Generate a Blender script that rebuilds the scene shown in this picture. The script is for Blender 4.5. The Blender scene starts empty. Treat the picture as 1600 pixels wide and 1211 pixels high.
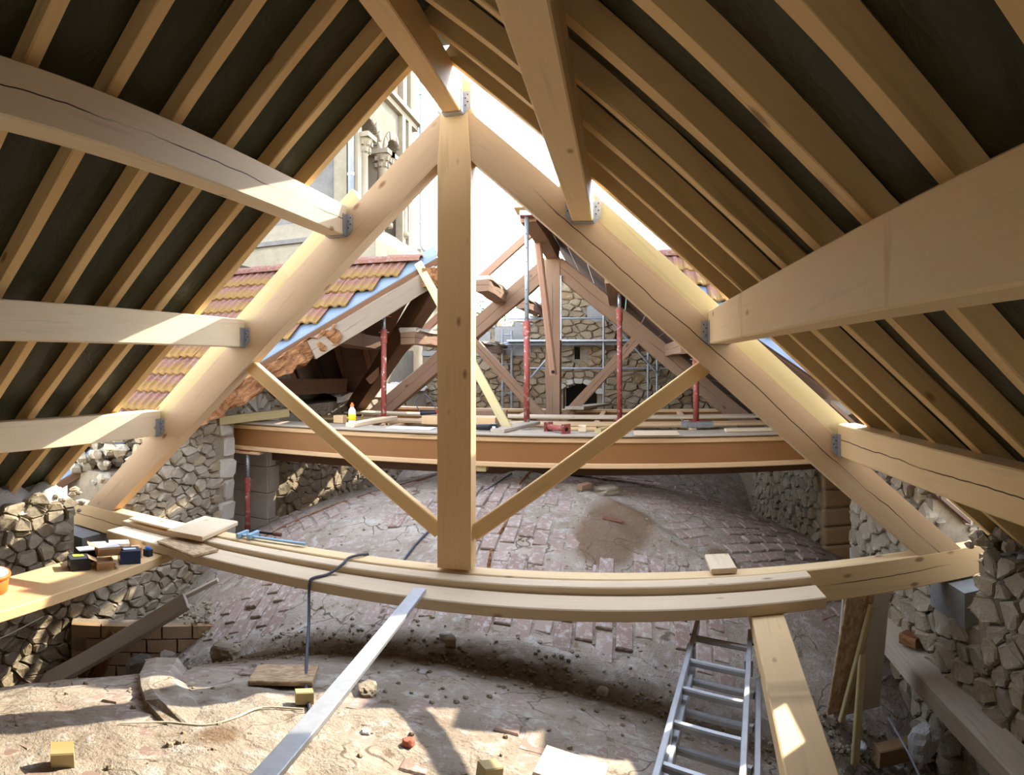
import bpy, math, random
from math import radians as R, sin, cos, pi, hypot
from mathutils import Vector, Matrix, noise

SC = bpy.context.scene
COL = SC.collection
rnd = random.Random(7)

# ------------------------------------------------------------------ camera, sky, sun, exposure
CAM = Vector((0.949, -3.4515, 0.0))
cd = bpy.data.cameras.new('camera')
cd.type = 'PANO'
cd.panorama_type = 'CENTRAL_CYLINDRICAL'        # the photograph is a stitched wide shot: verticals stay straight
U0, U1 = -0.9974, 0.6468
cd.central_cylindrical_range_u_min = -(U1 - U0) / 2
cd.central_cylindrical_range_u_max = (U1 - U0) / 2
cd.central_cylindrical_range_v_min = -0.6633
cd.central_cylindrical_range_v_max = 0.5812
cd.central_cylindrical_radius = 1.0
cd.clip_start = 0.02
cam = bpy.data.objects.new('camera', cd); COL.objects.link(cam)
cam.location = CAM
cam.rotation_euler = (R(90), 0, -(U0 + U1) / 2)
SC.camera = cam

SUN = Vector((1.0, 1.77, 1.5)).normalized()
w = bpy.data.worlds.new('sky'); SC.world = w; w.use_nodes = True
nt = w.node_tree
sky = nt.nodes.new('ShaderNodeTexSky'); sky.sky_type = 'NISHITA'; sky.sun_disc = False
sky.sun_elevation = math.asin(SUN.z); sky.sun_rotation = math.atan2(SUN.x, SUN.y)
sky.air_density = 1.0; sky.dust_density = 0.1; sky.ozone_density = 2.0
hs = nt.nodes.new('ShaderNodeHueSaturation'); hs.inputs['Saturation'].default_value = 0.48      # takes the blue cast out of the sky light
nt.links.new(sky.outputs[0], hs.inputs['Color']); nt.links.new(hs.outputs[0], nt.nodes['Background'].inputs[0])
nt.nodes['Background'].inputs[1].default_value = 0.60
sl = bpy.data.lights.new('sun', 'SUN'); sl.energy = 4.2; sl.angle = R(0.6); sl.color = (1, 0.90, 0.73)
so = bpy.data.objects.new('sun', sl); COL.objects.link(so)
so.rotation_euler = (-SUN).to_track_quat('-Z', 'Y').to_euler(); so.location = SUN * 20
vs = SC.view_settings
vs.view_transform = 'Standard'; vs.look = 'None'; vs.gamma = 1; vs.use_curve_mapping = False
vs.exposure = 1.62
SC.cycles.max_bounces = 14; SC.cycles.diffuse_bounces = 12

# ------------------------------------------------------------------ materials
class G:
    def __init__(s, name, rough=0.7, spec=0.3, metal=0.0):
        s.m = bpy.data.materials.new(name); s.m.use_nodes = True; s.t = s.m.node_tree
        s.b = s.t.nodes['Principled BSDF']
        s.b.inputs['Roughness'].default_value = rough; s.b.inputs['Metallic'].default_value = metal
        s.b.inputs['Specular IOR Level'].default_value = spec
        s.tc = s.t.nodes.new('ShaderNodeTexCoord')
    def n(s, typ, ins=None, **props):
        k = s.t.nodes.new('ShaderNode' + typ)
        for a, v in props.items(): setattr(k, a, v)
        for a, v in (ins or {}).items(): s.set(k.inputs[a], v)
        return k
    def set(s, sock, v):
        if isinstance(v, bpy.types.NodeSocket): s.t.links.new(v, sock)
        elif isinstance(v, bpy.types.Node): s.t.links.new(v.outputs[0], sock)
        elif isinstance(v, (tuple, list)) and len(v) == 3 and sock.type == 'RGBA': sock.default_value = (*v, 1)
        else: sock.default_value = v
    def math(s, op, a, b=0.0, c=0.0, clamp=False):
        k = s.n('Math', operation=op, use_clamp=clamp); s.set(k.inputs[0], a); s.set(k.inputs[1], b); s.set(k.inputs[2], c); return k.outputs[0]
    def mix(s, f, a, b, mode='MIX'):
        k = s.n('Mix', data_type='RGBA', blend_type=mode); s.set(k.inputs[0], f); s.set(k.inputs[6], a); s.set(k.inputs[7], b); return k.outputs[2]
    def ramp(s, f, lo, hi):
        k = s.n('MapRange'); s.set(k.inputs[0], f); k.inputs[1].default_value = lo; k.inputs[2].default_value = hi; return k.outputs[0]
    def scaled(s, sc, rand=True, src='Object'):
        mp = s.n('Mapping'); s.set(mp.inputs[0], s.tc.outputs[src]); mp.inputs['Scale'].default_value = sc
        if not rand: return mp.outputs[0]
        oi = s.n('ObjectInfo'); ad = s.n('VectorMath', operation='ADD'); s.set(ad.inputs[0], mp.outputs[0])
        cmb = s.n('CombineXYZ'); r = s.math('MULTIPLY', oi.outputs['Random'], 37.0)
        for i in range(3): s.set(cmb.inputs[i], r)
        s.set(ad.inputs[1], cmb.outputs[0]); return ad.outputs[0]
    def noise(s, vec, scale, detail=3, rough=0.55, dist=0.0):
        k = s.n('TexNoise', {'Vector': vec, 'Scale': scale, 'Detail': detail, 'Roughness': rough, 'Distortion': dist}); return k.outputs[0]
    def bump(s, h, strength=0.3, dist=0.01):
        k = s.n('Bump', {'Height': h, 'Strength': strength, 'Distance': dist}); s.set(s.b.inputs['Normal'], k.outputs[0])
    def col(s, c): s.set(s.b.inputs['Base Color'], c)

def plain(name, c, rough=0.6, metal=0.0, spec=0.3, var=0.15, scale=12):
    g = G(name, rough, spec, metal)
    n = g.noise(g.scaled((1, 1, 1)), scale)
    g.col(g.mix(n, tuple(x * (1 - var) for x in c), tuple(min(1, x * (1 + var)) for x in c))); return g.m

def wood(name, c1, c2, knot=(0.18, 0.07, 0.02), crack=False, rough=0.6, knots=True, grain=1.0, stain=None, drip=False):
    g = G(name, rough, 0.25)
    v = g.scaled((1.0, 1.0, 1.0))
    vg = g.scaled((0.5, 9.0, 9.0))
    broad = g.noise(g.scaled((0.9, 3, 3)), 1.0, 3)
    fine = g.noise(vg, 3.0, 5, 0.6, 0.4)
    f = g.math('ADD', g.math('MULTIPLY', fine, 0.6 * grain), g.math('MULTIPLY', broad, 0.6))
    c = g.mix(g.ramp(f, 0.35, 0.85), c1, c2)
    c = g.mix(g.math('MULTIPLY', g.ramp(fine, 0.56, 0.70), 0.38 * grain), c, tuple(0.55 * x for x in c1))
    oi = g.n('ObjectInfo')
    c = g.mix(g.math('MULTIPLY', oi.outputs['Random'], 0.35), c, tuple(0.72 * x for x in c1))
    if stain:
        c = g.mix(g.ramp(g.noise(g.scaled((5, 0.8, 0.9) if drip else (1.2, 5, 5)), 1.4, 4), 0.60 if drip else 0.55, 0.80 if drip else 0.75), c, stain)
    if knots:
        vo = g.n('TexVoronoi', {'Vector': g.scaled((4.2, 9, 9)), 'Scale': 1.0, 'Randomness': 1.0})
        k = g.ramp(vo.outputs['Distance'], 0.17, 0.08)
        k2 = g.math('MULTIPLY', k, g.ramp(g.n('SeparateColor', {0: vo.outputs['Color']}).outputs[0], 0.60, 0.65))
        c = g.mix(g.math('MULTIPLY', k2, 0.75), c, knot)
    if crack:   # one drying split that wanders along the middle of the face
        sx = g.n('SeparateXYZ', {0: g.tc.outputs['Object']})
        wob = g.noise(g.scaled((2.2, 0.2, 0.2)), 1.0, 3)
        d = g.math('ABSOLUTE', g.math('SUBTRACT', sx.outputs[2], g.math('MULTIPLY', g.math('SUBTRACT', wob, 0.5), 0.06)))
        vis = g.ramp(g.noise(g.scaled((1.1, 0.05, 0.05)), 1.0, 2), 0.40, 0.52)
        c = g.mix(g.math('MULTIPLY', g.ramp(d, 0.0036, 0.0016), vis), c, (0.05, 0.02, 0.008))
    g.col(c)
    g.bump(fine, 0.12, 0.004)
    return g.m

M = {}
M['fir'] = wood('fir_timber', (0.65, 0.42, 0.19), (0.77, 0.55, 0.30))
M['fir_split_lit'] = wood('split_lit_fir_timber', (0.72, 0.50, 0.25), (0.83, 0.62, 0.35), crack=True)  # base lightened to stand in for bounce light on the right purlins
M['fir_pale_lit'] = wood('pale_lit_fir_timber', (0.66, 0.51, 0.33), (0.78, 0.64, 0.44), crack=True)  # same fir made paler; difference in light put into the colour
M['fir_pale_lit_whole'] = wood('pale_lit_whole_fir_timber', (0.66, 0.51, 0.33), (0.78, 0.64, 0.44))  # unsplit version of the paler fir, light difference in its colour
M['fir_dimmed'] = wood('dimmed_fir_timber', (0.50, 0.34, 0.19), (0.61, 0.44, 0.27))  # same fir darkened so the principal rafters look less lit
M['fir_dimmed_split'] = wood('split_dimmed_fir_timber', (0.50, 0.34, 0.19), (0.61, 0.44, 0.27), crack=True)  # darkened fir again, with the drying split
M['fir_stained_lit'] = wood('stained_lit_fir_timber', (0.76, 0.53, 0.28), (0.86, 0.66, 0.40), stain=(0.40, 0.20, 0.07), drip=True)  # real drip stains; base lightened in place of light from below
M['rafter'] = wood('sawn_rafter_timber', (0.66, 0.43, 0.18), (0.78, 0.56, 0.27))
M['plank'] = wood('pale_plank_timber', (0.64, 0.49, 0.31), (0.76, 0.62, 0.42))
M['yellow'] = wood('yellow_timber', (0.43, 0.335, 0.15), (0.53, 0.43, 0.22), stain=(0.42, 0.30, 0.10))
M['old'] = wood('old_oak', (0.25, 0.145, 0.085), (0.37, 0.235, 0.15), (0.08, 0.04, 0.02), crack=True, rough=0.8)
M['old_dark'] = wood('dark_old_timber', (0.10, 0.05, 0.025), (0.18, 0.09, 0.045), rough=0.85, knots=False)
M['old_pale'] = wood('pale_old_timber', (0.20, 0.15, 0.105), (0.29, 0.23, 0.165), (0.10, 0.06, 0.03), crack=True, rough=0.8)
M['pole'] = wood('brown_pole', (0.30, 0.15, 0.09), (0.40, 0.23, 0.15), rough=0.7, knots=False)
M['grey'] = wood('weathered_plank', (0.30, 0.24, 0.175), (0.44, 0.37, 0.28), (0.15, 0.11, 0.08), rough=0.8, knots=False, grain=1.5)
M['silver'] = wood('silvered_plank', (0.46, 0.41, 0.33), (0.60, 0.55, 0.46), knots=False, grain=1.2, rough=0.8)
M['lvl'] = wood('flange_timber', (0.55, 0.33, 0.15), (0.70, 0.47, 0.25), knots=False, grain=1.6)
M['hard'] = plain('hardboard', (0.25, 0.11, 0.033), 0.55, var=0.12, scale=3)
g = G('particle_board', 0.75, 0.2)
vo = g.n('TexVoronoi', {'Vector': g.scaled((30, 60, 60)), 'Scale': 1.0})
g.col(g.mix(g.n('SeparateColor', {0: vo.outputs['Color']}).outputs[0], (0.34, 0.22, 0.12), (0.56, 0.41, 0.25))); M['osb'] = g.m
g = G('rotten_wood', 0.9, 0.1)
n1 = g.noise(g.scaled((3, 14, 14)), 1.6, 6, 0.7, 1.0)
g.col(g.mix(g.ramp(n1, 0.35, 0.65), (0.09, 0.032, 0.012), (0.31, 0.15, 0.065))); g.bump(n1, 0.9, 0.03); M['rot'] = g.m
M['galv'] = plain('galvanised_steel', (0.36, 0.38, 0.41), 0.45, 0.6, var=0.3, scale=40)
M['alu'] = plain('aluminium', (0.46, 0.48, 0.50), 0.38, 0.6, var=0.22, scale=25)
M['redsteel'] = None
g = G('red_prop_paint', 0.6, 0.3)
n1 = g.noise(g.scaled((1, 1, 1)), 22, 5, 0.7)
g.col(g.mix(g.ramp(n1, 0.56, 0.63), (0.27, 0.062, 0.045), (0.45, 0.34, 0.30))); M['redsteel'] = g.m
M['red'] = plain('red_plastic', (0.42, 0.06, 0.06), 0.4)
g = G('roof_membrane', 0.5, 0.25)
n1 = g.noise(g.scaled((1.2, 1.2, 1.2), False), 2.5, 4, 0.6, 0.5)
g.col(g.mix(n1, (0.022, 0.022, 0.010), (0.052, 0.050, 0.022)))
n2 = g.noise(g.scaled((1.6, 2.6, 1.6), False), 2.2, 3, 0.5, 1.6); g.bump(n2, 0.45, 0.05); M['membrane'] = g.m
M['dark'] = plain('black_parts_and_shade', (0.012, 0.010, 0.008), 0.95)  # near-black for small dark parts and for shade painted behind openings
M['boards'] = wood('old_roof_boarding', (0.085, 0.05, 0.035), (0.15, 0.09, 0.06), rough=0.9, knots=False)

def tone_mat(name, c0, c1, c2, rough=0.9, bump=0.5, scale=9, dust=None):
    g = G(name, rough, 0.15)
    at = g.n('Attribute', attribute_name='tone')
    v = g.scaled((1, 1, 1), False)
    n1 = g.noise(v, scale, 6, 0.65); n2 = g.noise(v, scale * 5, 4, 0.6)
    c = g.mix(g.ramp(at.outputs['Fac'], 0.0, 0.5), c0, c1)
    c = g.mix(g.ramp(at.outputs['Fac'], 0.5, 1.0), c, c2)
    c = g.mix(g.math('MULTIPLY', n1, 0.5), c, tuple(x * 0.55 for x in c1))
    if dust: c = g.mix(g.ramp(n1, 0.55, 0.7), c, dust)
    g.col(c); g.bump(g.math('ADD', n1, g.math('MULTIPLY', n2, 0.5)), bump, 0.03); return g.m
M['stone'] = tone_mat('rubble_stone', (0.25, 0.205, 0.14), (0.34, 0.285, 0.205), (0.32, 0.25, 0.15), dust=(0.42, 0.37, 0.285))
M['stone_back'] = tone_mat('gable_stone', (0.27, 0.205, 0.125), (0.36, 0.275, 0.17), (0.27, 0.165, 0.08), dust=(0.40, 0.33, 0.235))
M['ashlar'] = tone_mat('dressed_stone', (0.46, 0.41, 0.34), (0.55, 0.50, 0.42), (0.50, 0.45, 0.36), bump=0.2)
M['brown_stone'] = tone_mat('brown_stone', (0.32, 0.20, 0.10), (0.38, 0.25, 0.13), (0.30, 0.20, 0.12), bump=0.3)
def mortar(name, a, b, scale=6, rough=0.95, bump=0.5):
    g = G(name, rough, 0.1); v = g.scaled((1, 1, 1), False)
    n1 = g.noise(v, scale, 6, 0.65); n2 = g.noise(v, scale * 7, 4, 0.7)
    g.col(g.mix(g.ramp(g.math('ADD', g.math('MULTIPLY', n1, 0.7), g.math('MULTIPLY', n2, 0.3)), 0.3, 0.7), a, b))
    g.bump(g.math('ADD', n1, n2), bump, 0.02); return g.m
M['joint'] = mortar('earth_mortar', (0.19, 0.145, 0.095), (0.35, 0.29, 0.205), 12)
M['lime'] = mortar('lime_mortar', (0.42, 0.42, 0.41), (0.66, 0.65, 0.62))
M['limewhite'] = mortar('warm_lime_mortar', (0.40, 0.36, 0.29), (0.54, 0.49, 0.41))
M['plaster'] = mortar('grey_plaster', (0.26, 0.245, 0.22), (0.37, 0.355, 0.325), 2)
M['concrete'] = mortar('concrete', (0.14, 0.14, 0.13), (0.22, 0.22, 0.205), 4, bump=0.2)
M['debris'] = mortar('rubble_debris', (0.16, 0.11, 0.07), (0.42, 0.36, 0.29), 14)
M['tower'] = mortar('tower_render', (0.13, 0.11, 0.078), (0.22, 0.19, 0.14), 1.6, bump=0.25)
M['towergrey'] = mortar('tower_grey_render', (0.07, 0.065, 0.062), (0.16, 0.15, 0.14), 0.9, bump=0.2)
M['towerstone'] = mortar('tower_stone', (0.18, 0.15, 0.105), (0.27, 0.225, 0.165), 3, bump=0.25)
M['hill'] = None
g = G('wooded_hill', 1.0, 0.0); n1 = g.noise(g.scaled((1, 1, 1), False), 0.35, 6, 0.7)
g.col(g.mix(g.ramp(n1, 0.35, 0.65), (0.05, 0.10, 0.075), (0.12, 0.19, 0.12))); M['hill'] = g.m
M['leaf'] = plain('tree_leaf', (0.10, 0.19, 0.05), 0.7, var=0.4, scale=5)
# vault: dusty mortar, brown earth in the valley, white lime smears
g = G('vault_mortar', 0.95, 0.1)
v = g.scaled((1, 1, 1), False)
n1 = g.noise(v, 1.6, 6, 0.62, 0.6); n2 = g.noise(v, 9, 6, 0.7); n3 = g.noise(v, 45, 4, 0.7)
sx = g.n('SeparateXYZ', {0: g.tc.outputs['Object']})
c = g.mix(g.ramp(n1, 0.35, 0.65), (0.265, 0.215, 0.165), (0.385, 0.33, 0.265))
c = g.mix(g.math('MULTIPLY', g.ramp(n2, 0.52, 0.62), 0.65), c, (0.47, 0.435, 0.385))
c = g.mix(g.math('MULTIPLY', g.ramp(n2, 0.42, 0.34), 0.8), c, (0.17, 0.115, 0.075))
# heap of brown earth lying along the valley between the two domes and in patches
val = g.math('ADD', g.ramp(g.math('ABSOLUTE', g.math('ADD', sx.outputs[1], 0.22)), 0.34, 0.05), g.math('MULTIPLY', g.math('SUBTRACT', n1, 0.5), 2.2))
c = g.mix(g.math('MULTIPLY', g.ramp(val, 0.45, 0.75), 0.85), c, (0.135, 0.09, 0.055))
at = g.n('Attribute', attribute_name='earth')
c = g.mix(g.math('MULTIPLY', g.ramp(g.math('ADD', at.outputs['Fac'], g.math('MULTIPLY', g.math('SUBTRACT', n2, 0.5), 0.9)), 0.4, 0.7), 0.85), c, (0.16, 0.10, 0.055))
c = g.mix(g.math('MULTIPLY', g.ramp(n3, 0.60, 0.70), 0.6), c, (0.12, 0.085, 0.06))
wv = g.n('VectorMath', operation='ADD'); g.set(wv.inputs[0], v); nz = g.n('TexNoise', {'Vector': v, 'Scale': 3.0, 'Detail': 3}); sc_ = g.n('VectorMath', operation='SCALE'); g.set(sc_.inputs[0], nz.outputs[1]); sc_.inputs['Scale'].default_value = 0.35; g.set(wv.inputs[1], sc_.outputs[0])
cr = g.n('TexVoronoi', {'Vector': wv.outputs[0], 'Scale': 3.4}, feature='DISTANCE_TO_EDGE')
c = g.mix(g.math('MULTIPLY', g.math('MULTIPLY', g.ramp(cr.outputs[0], 0.022, 0.008), g.ramp(n1, 0.46, 0.56)), 0.8), c, (0.10, 0.07, 0.05))
g.col(c); g.bump(g.math('ADD', g.math('ADD', n2, g.math('MULTIPLY', n1, 1.0)), g.math('MULTIPLY', n3, 0.35)), 0.8, 0.03); M['vault'] = g.m
g = G('vault_brick', 0.9, 0.15)
oi = g.n('ObjectInfo'); v = g.scaled((1, 1, 1)); n1 = g.noise(v, 14, 5, 0.65); at = g.n('Attribute', attribute_name='tone')
rr = g.math('FRACT', g.math('ADD', oi.outputs['Random'], at.outputs['Fac']))
c = g.mix(rr, (0.25, 0.175, 0.14), (0.345, 0.265, 0.22))
c = g.mix(g.ramp(g.noise(g.scaled((1, 1, 1)), 24, 5, 0.7), 0.50, 0.62), c, (0.43, 0.38, 0.335)); g.col(c); g.bump(n1, 0.4, 0.01); M['brick'] = g.m
g = G('clay_tile', 0.85, 0.2)
oi = g.n('ObjectInfo'); v = g.scaled((1, 1, 1)); n1 = g.noise(v, 9, 5, 0.65); n2 = g.noise(v, 30, 4, 0.7)
c = g.mix(oi.outputs['Random'], (0.135, 0.052, 0.036), (0.185, 0.085, 0.05))
c = g.mix(g.ramp(n2, 0.5, 0.66), c, (0.17, 0.13, 0.125))
sx = g.n('SeparateXYZ', {0: g.tc.outputs['Object']})
moss = g.math('ADD', n1, g.ramp(sx.outputs[1], 0.06, -0.20)); moss = g.math('SUBTRACT', moss, g.math('MULTIPLY', oi.outputs['Random'], 0.25))
c = g.mix(g.math('MULTIPLY', g.ramp(g.math('ADD', moss, g.math('MULTIPLY', g.math('SUBTRACT', n2, 0.5), 1.3)), 0.55, 1.0), 0.9), c, (0.17, 0.095, 0.022)); g.col(c); g.bump(n2, 0.4, 0.01); M['tile'] = g.m
M['zinc'] = plain('zinc_sheet', (0.15, 0.185, 0.23), 0.5, 0.15, var=0.1, scale=3)
M['bluepipe'] = plain('zinc_pipe', (0.36, 0.42, 0.52), 0.4, 0.5)
M['card'] = plain('cardboard', (0.46, 0.30, 0.16), 0.8)
M['black'] = plain('black_carton', (0.018, 0.018, 0.022), 0.4)
M['navy'] = plain('navy_carton', (0.022, 0.035, 0.075), 0.4)
M['white'] = plain('white_print', (0.72, 0.73, 0.74), 0.5, var=0.05)
M['limegreen'] = plain('lime_print', (0.60, 0.70, 0.05), 0.5)
M['orange'] = plain('orange_plastic', (0.80, 0.16, 0.03), 0.4, var=0.05)
M['yellowp'] = plain('yellow_print', (0.85, 0.62, 0.02), 0.4, var=0.05)
M['bluep'] = plain('blue_plastic', (0.03, 0.16, 0.50), 0.4)
M['clampblue'] = plain('blue_grey_paint', (0.28, 0.42, 0.52), 0.45, 0.3)
M['cable'] = plain('grey_cable', (0.055, 0.060, 0.078), 0.5)
M['rope'] = plain('pale_string', (0.62, 0.55, 0.42), 0.9)
M['brickred'] = plain('red_brick', (0.42, 0.13, 0.08), 0.9)
M['shutter'] = plain('red_shutter', (0.22, 0.05, 0.035), 0.7)

# ------------------------------------------------------------------ mesh helpers
def par(o, parent):
    if parent is not None:
        o.parent = parent; o.matrix_parent_inverse = parent.matrix_basis.inverted()
def link(name, me, mat, parent=None, M4=None, smooth=False):
    o = bpy.data.objects.new(name, me); COL.objects.link(o)
    if mat is not None and not me.materials: me.materials.append(M[mat] if isinstance(mat, str) else mat)
    if M4 is not None: o.matrix_basis = M4
    par(o, parent)
    if smooth: me.polygons.foreach_set('use_smooth', [True] * len(me.polygons))
    return o
def mesh(name, v, f, mat=None, parent=None, M4=None, smooth=False):
    me = bpy.data.meshes.new(name); me.from_pydata([tuple(p) for p in v], [], f); me.update()
    return link(name, me, mat, parent, M4, smooth)
def thing(name, label, cat, loc=(0, 0, 0), group=None, rotz=0.0):
    o = bpy.data.objects.new(name, None); COL.objects.link(o); o.empty_display_size = 0.1
    o.matrix_basis = Matrix.Translation(loc) @ Matrix.Rotation(rotz, 4, 'Z'); return tag(o, label, cat, group)
def tag(o, label, cat, group=None):
    o['label'] = label; o['category'] = cat
    if group: o['group'] = group
    return o
def struct(o, label=None, cat=None):
    o['kind'] = 'structure'
    if label: o['label'] = label
    if cat: o['category'] = cat
    return o
def frame(p0, p1, up=(0, 0, 1)):
    p0, p1 = Vector(p0), Vector(p1); x = (p1 - p0).normalized(); up = Vector(up)
    y = up.cross(x).normalized(); z = x.cross(y)
    m = Matrix((x, y, z)).transposed().to_4x4(); m.translation = p0; return m, (p1 - p0).length
class MB:
    def __init__(s): s.v = []; s.f = []; s.tone = []
    def add(s, v, f, tone=0.0):
        o = len(s.v); s.v += [tuple(p) for p in v]; s.f += [tuple(i + o for i in q) for q in f]; s.tone += [tone] * len(v); return s
    def box(s, c, d, m=None, ch=0.0, tone=0.0):
        x, y, z = (q / 2 for q in d)
        v = [Vector((a * x, b * y, e * z)) for a in (-1, 1) for b in (-1, 1) for e in (-1, 1)]
        v = [(m @ p if m is not None else p) + Vector(c) for p in v]
        return s.add(v, [(0, 1, 3, 2), (4, 6, 7, 5), (0, 4, 5, 1), (2, 3, 7, 6), (0, 2, 6, 4), (1, 5, 7, 3)], tone)
    def tube(s, pts, r, n=8, tone=0.0, closed=False):
        pts = [Vector(p) for p in pts]; rs = r if isinstance(r, (list, tuple)) else [r] * len(pts); rings = []; V = []; F = []
        for i, p in enumerate(pts):
            d = (pts[min(i + 1, len(pts) - 1)] - pts[max(i - 1, 0)]).normalized()
            a = d.cross(Vector((0, 0, 1)) if abs(d.z) < 0.95 else Vector((1, 0, 0))).normalized(); b = d.cross(a)
            for k in range(n): V.append(p + (a * cos(2 * pi * k / n) + b * sin(2 * pi * k / n)) * rs[i])
        for i in range(len(pts) - 1):
            for k in range(n): F.append((i * n + k, i * n + (k + 1) % n, (i + 1) * n + (k + 1) % n, (i + 1) * n + k))
        F.append(tuple(reversed(range(n)))); F.append(tuple(range((len(pts) - 1) * n, len(pts) * n)))
        return s.add(V, F, tone)
    def lathe(s, c, prof, n=16, tone=0.0):
        V = []; F = []; c = Vector(c)
        for r, z in prof:
            for k in range(n): V.append(c + Vector((r * cos(2 * pi * k / n), r * sin(2 * pi * k / n), z)))
        for i in range(len(prof) - 1):
            for k in range(n): F.append((i * n + k, i * n + (k + 1) % n, (i + 1) * n + (k + 1) % n, (i + 1) * n + k))
        F.append(tuple(reversed(range(n)))); F.append(tuple(range((len(prof) - 1) * n, len(prof) * n)))
        return s.add(V, F, tone)
    def build(s, name, mat, parent=None, M4=None, smooth=False, tone=False):
        o = mesh(name, s.v, s.f, mat, parent, M4, smooth)
        if tone:
            a = o.data.attributes.new('tone', 'FLOAT', 'POINT'); a.data.foreach_set('value', s.tone)
        return o
def beam(name, p0, p1, wd, ht, mat, parent=None, up=(0, 0, 1), ch=0.006, ref=0.0, segs=1, jit=0.0, seed=0):
    """timber with local X along its length; ref: 0 axis through the middle, +1 axis along the top, -1 along the bottom"""
    m, L = frame(p0, p1, up); rr = random.Random(seed)
    a, b = wd / 2, ht / 2; zc = -ref * b
    sec = [(-a + ch, -b), (a - ch, -b), (a, -b + ch), (a, b - ch), (a - ch, b), (-a + ch, b), (-a, b - ch), (-a, -b + ch)]
    V = []; F = []
    for i in range(segs + 1):
        for y, z in sec: V.append((L * i / segs, y + rr.uniform(-jit, jit), z + zc + rr.uniform(-jit, jit)))
    for i in range(segs):
        for k in range(8): F.append((i * 8 + k, i * 8 + (k + 1) % 8, (i + 1) * 8 + (k + 1) % 8, (i + 1) * 8 + k))
    F.append(tuple(reversed(range(8)))); F.append(tuple(range(segs * 8, segs * 8 + 8)))
    return mesh(name, V, F, mat, parent, m)
def prism(name, pts, y0, y1, mat, parent=None, ang=0.0, origin=None):
    """polygon in the XZ plane extruded from y0 to y1; local X turned by ang so that the grain runs along the piece"""
    ox, oz = origin or (sum(p[0] for p in pts) / len(pts), sum(p[1] for p in pts) / len(pts))
    m = Matrix.Translation((ox, 0, oz)) @ Matrix.Rotation(-ang, 4, 'Y'); inv = m.inverted(); n = len(pts)
    area = sum(pts[i][0] * pts[(i + 1) % n][1] - pts[(i + 1) % n][0] * pts[i][1] for i in range(n))
    if area < 0: pts = pts[::-1]
    V = [inv @ Vector((x, y0, z)) for x, z in pts] + [inv @ Vector((x, y1, z)) for x, z in pts]
    F = [tuple(range(n)), tuple(reversed(range(n, 2 * n)))] + [(i, i + n, (i + 1) % n + n, (i + 1) % n) for i in range(n)]
    return mesh(name, V, F, mat, parent, m)

# ------------------------------------------------------------------ rubble masonry
def voronoi(u0, u1, v0, v1, sz, asp, seed, keep=None):
    rr = random.Random(seed); su, sv = sz * asp, sz
    nu, nv = max(1, int((u1 - u0) / su)), max(1, int((v1 - v0) / sv)); S = {}
    for i in range(-1, nu + 1):
        for j in range(-1, nv + 1):
            S[i, j] = ((i + 0.5 + 0.5 * (j % 2) + rr.uniform(-0.48, 0.48)), (j + 0.5 + rr.uniform(-0.42, 0.42)), rr.uniform(0, 0.50) ** 1.5)
    out = []
    for (i, j), (x, y, wgt) in S.items():
        if not (0 <= i < nu and 0 <= j < nv): continue
        poly = [(x - 1.6, y - 1.6), (x + 1.6, y - 1.6), (x + 1.6, y + 1.6), (x - 1.6, y + 1.6)]
        for di in (-2, -1, 0, 1, 2):
            for dj in (-2, -1, 0, 1, 2):
                q = S.get((i + di, j + dj))
                if q is None or (di == 0 and dj == 0): continue
                nx, ny = q[0] - x, q[1] - y; c = (q[0] ** 2 + q[1] ** 2 - x * x - y * y + wgt - q[2]) / 2
                new = []
                for k in range(len(poly)):
                    a, b = poly[k], poly[(k + 1) % len(poly)]
                    da, db = a[0] * nx + a[1] * ny - c, b[0] * nx + b[1] * ny - c
                    if da <= 0: new.append(a)
                    if da * db < 0:
                        t = da / (da - db); new.append((a[0] + (b[0] - a[0]) * t, a[1] + (b[1] - a[1]) * t))
                poly = new
                if len(poly) < 3: break
            if len(poly) < 3: break
        if len(poly) < 3: continue
        if max(p[0] for p in poly) - min(p[0] for p in poly) < 0.25 or max(p[1] for p in poly) - min(p[1] for p in poly) < 0.25: continue
        P = [(u0 + a * su, v0 + b * sv) for a, b in poly]
        cu = sum(p[0] for p in P) / len(P); cv = sum(p[1] for p in P) / len(P)
        if keep and not keep(cu, cv): continue
        P = [(min(max(a, u0), u1), min(max(b, v0), v1)) for a, b in P]
        out.append((cu, cv, P))
    return out
def stone_shape(P, cu, cv, fn, joint, depth, rr):
    Q = []
    n = len(P)
    for k in range(n):     # cut the corners
        a, b = P[k], P[(k + 1) % n]
        for t in (rr.uniform(0.06, 0.2), rr.uniform(0.8, 0.94)): Q.append((a[0] + (b[0] - a[0]) * t, a[1] + (b[1] - a[1]) * t))
    size = max(1e-4, sum(hypot(q[0] - cu, q[1] - cv) for q in Q) / len(Q)); k0 = max(0.35, 1 - joint / size); m = len(Q)
    d1 = depth * rr.uniform(0.45, 1.0); tu, tv = rr.uniform(-0.22, 0.22), rr.uniform(-0.22, 0.22)
    V = []
    for s, d in ((k0 * 1.0, -0.03), (k0 * 0.985, d1 * 0.55), (k0 * 0.84, d1)):
        for a, b in Q:
            x, y = (a - cu) * s, (b - cv) * s
            if d > 0: x += size * rr.uniform(-0.07, 0.07); y += size * rr.uniform(-0.07, 0.07)
            V.append(fn(cu + x, cv + y, d + (x * tu + y * tv if d > 0 else 0) + (rr.uniform(-0.008, 0.008) if d > 0 else 0)))
    F = []
    for L in (0, 1):
        for i in range(m): F.append((L * m + i, L * m + (i + 1) % m, (L + 1) * m + (i + 1) % m, (L + 1) * m + i))
    F.append(tuple(range(2 * m, 3 * m)))
    return V, F
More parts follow.
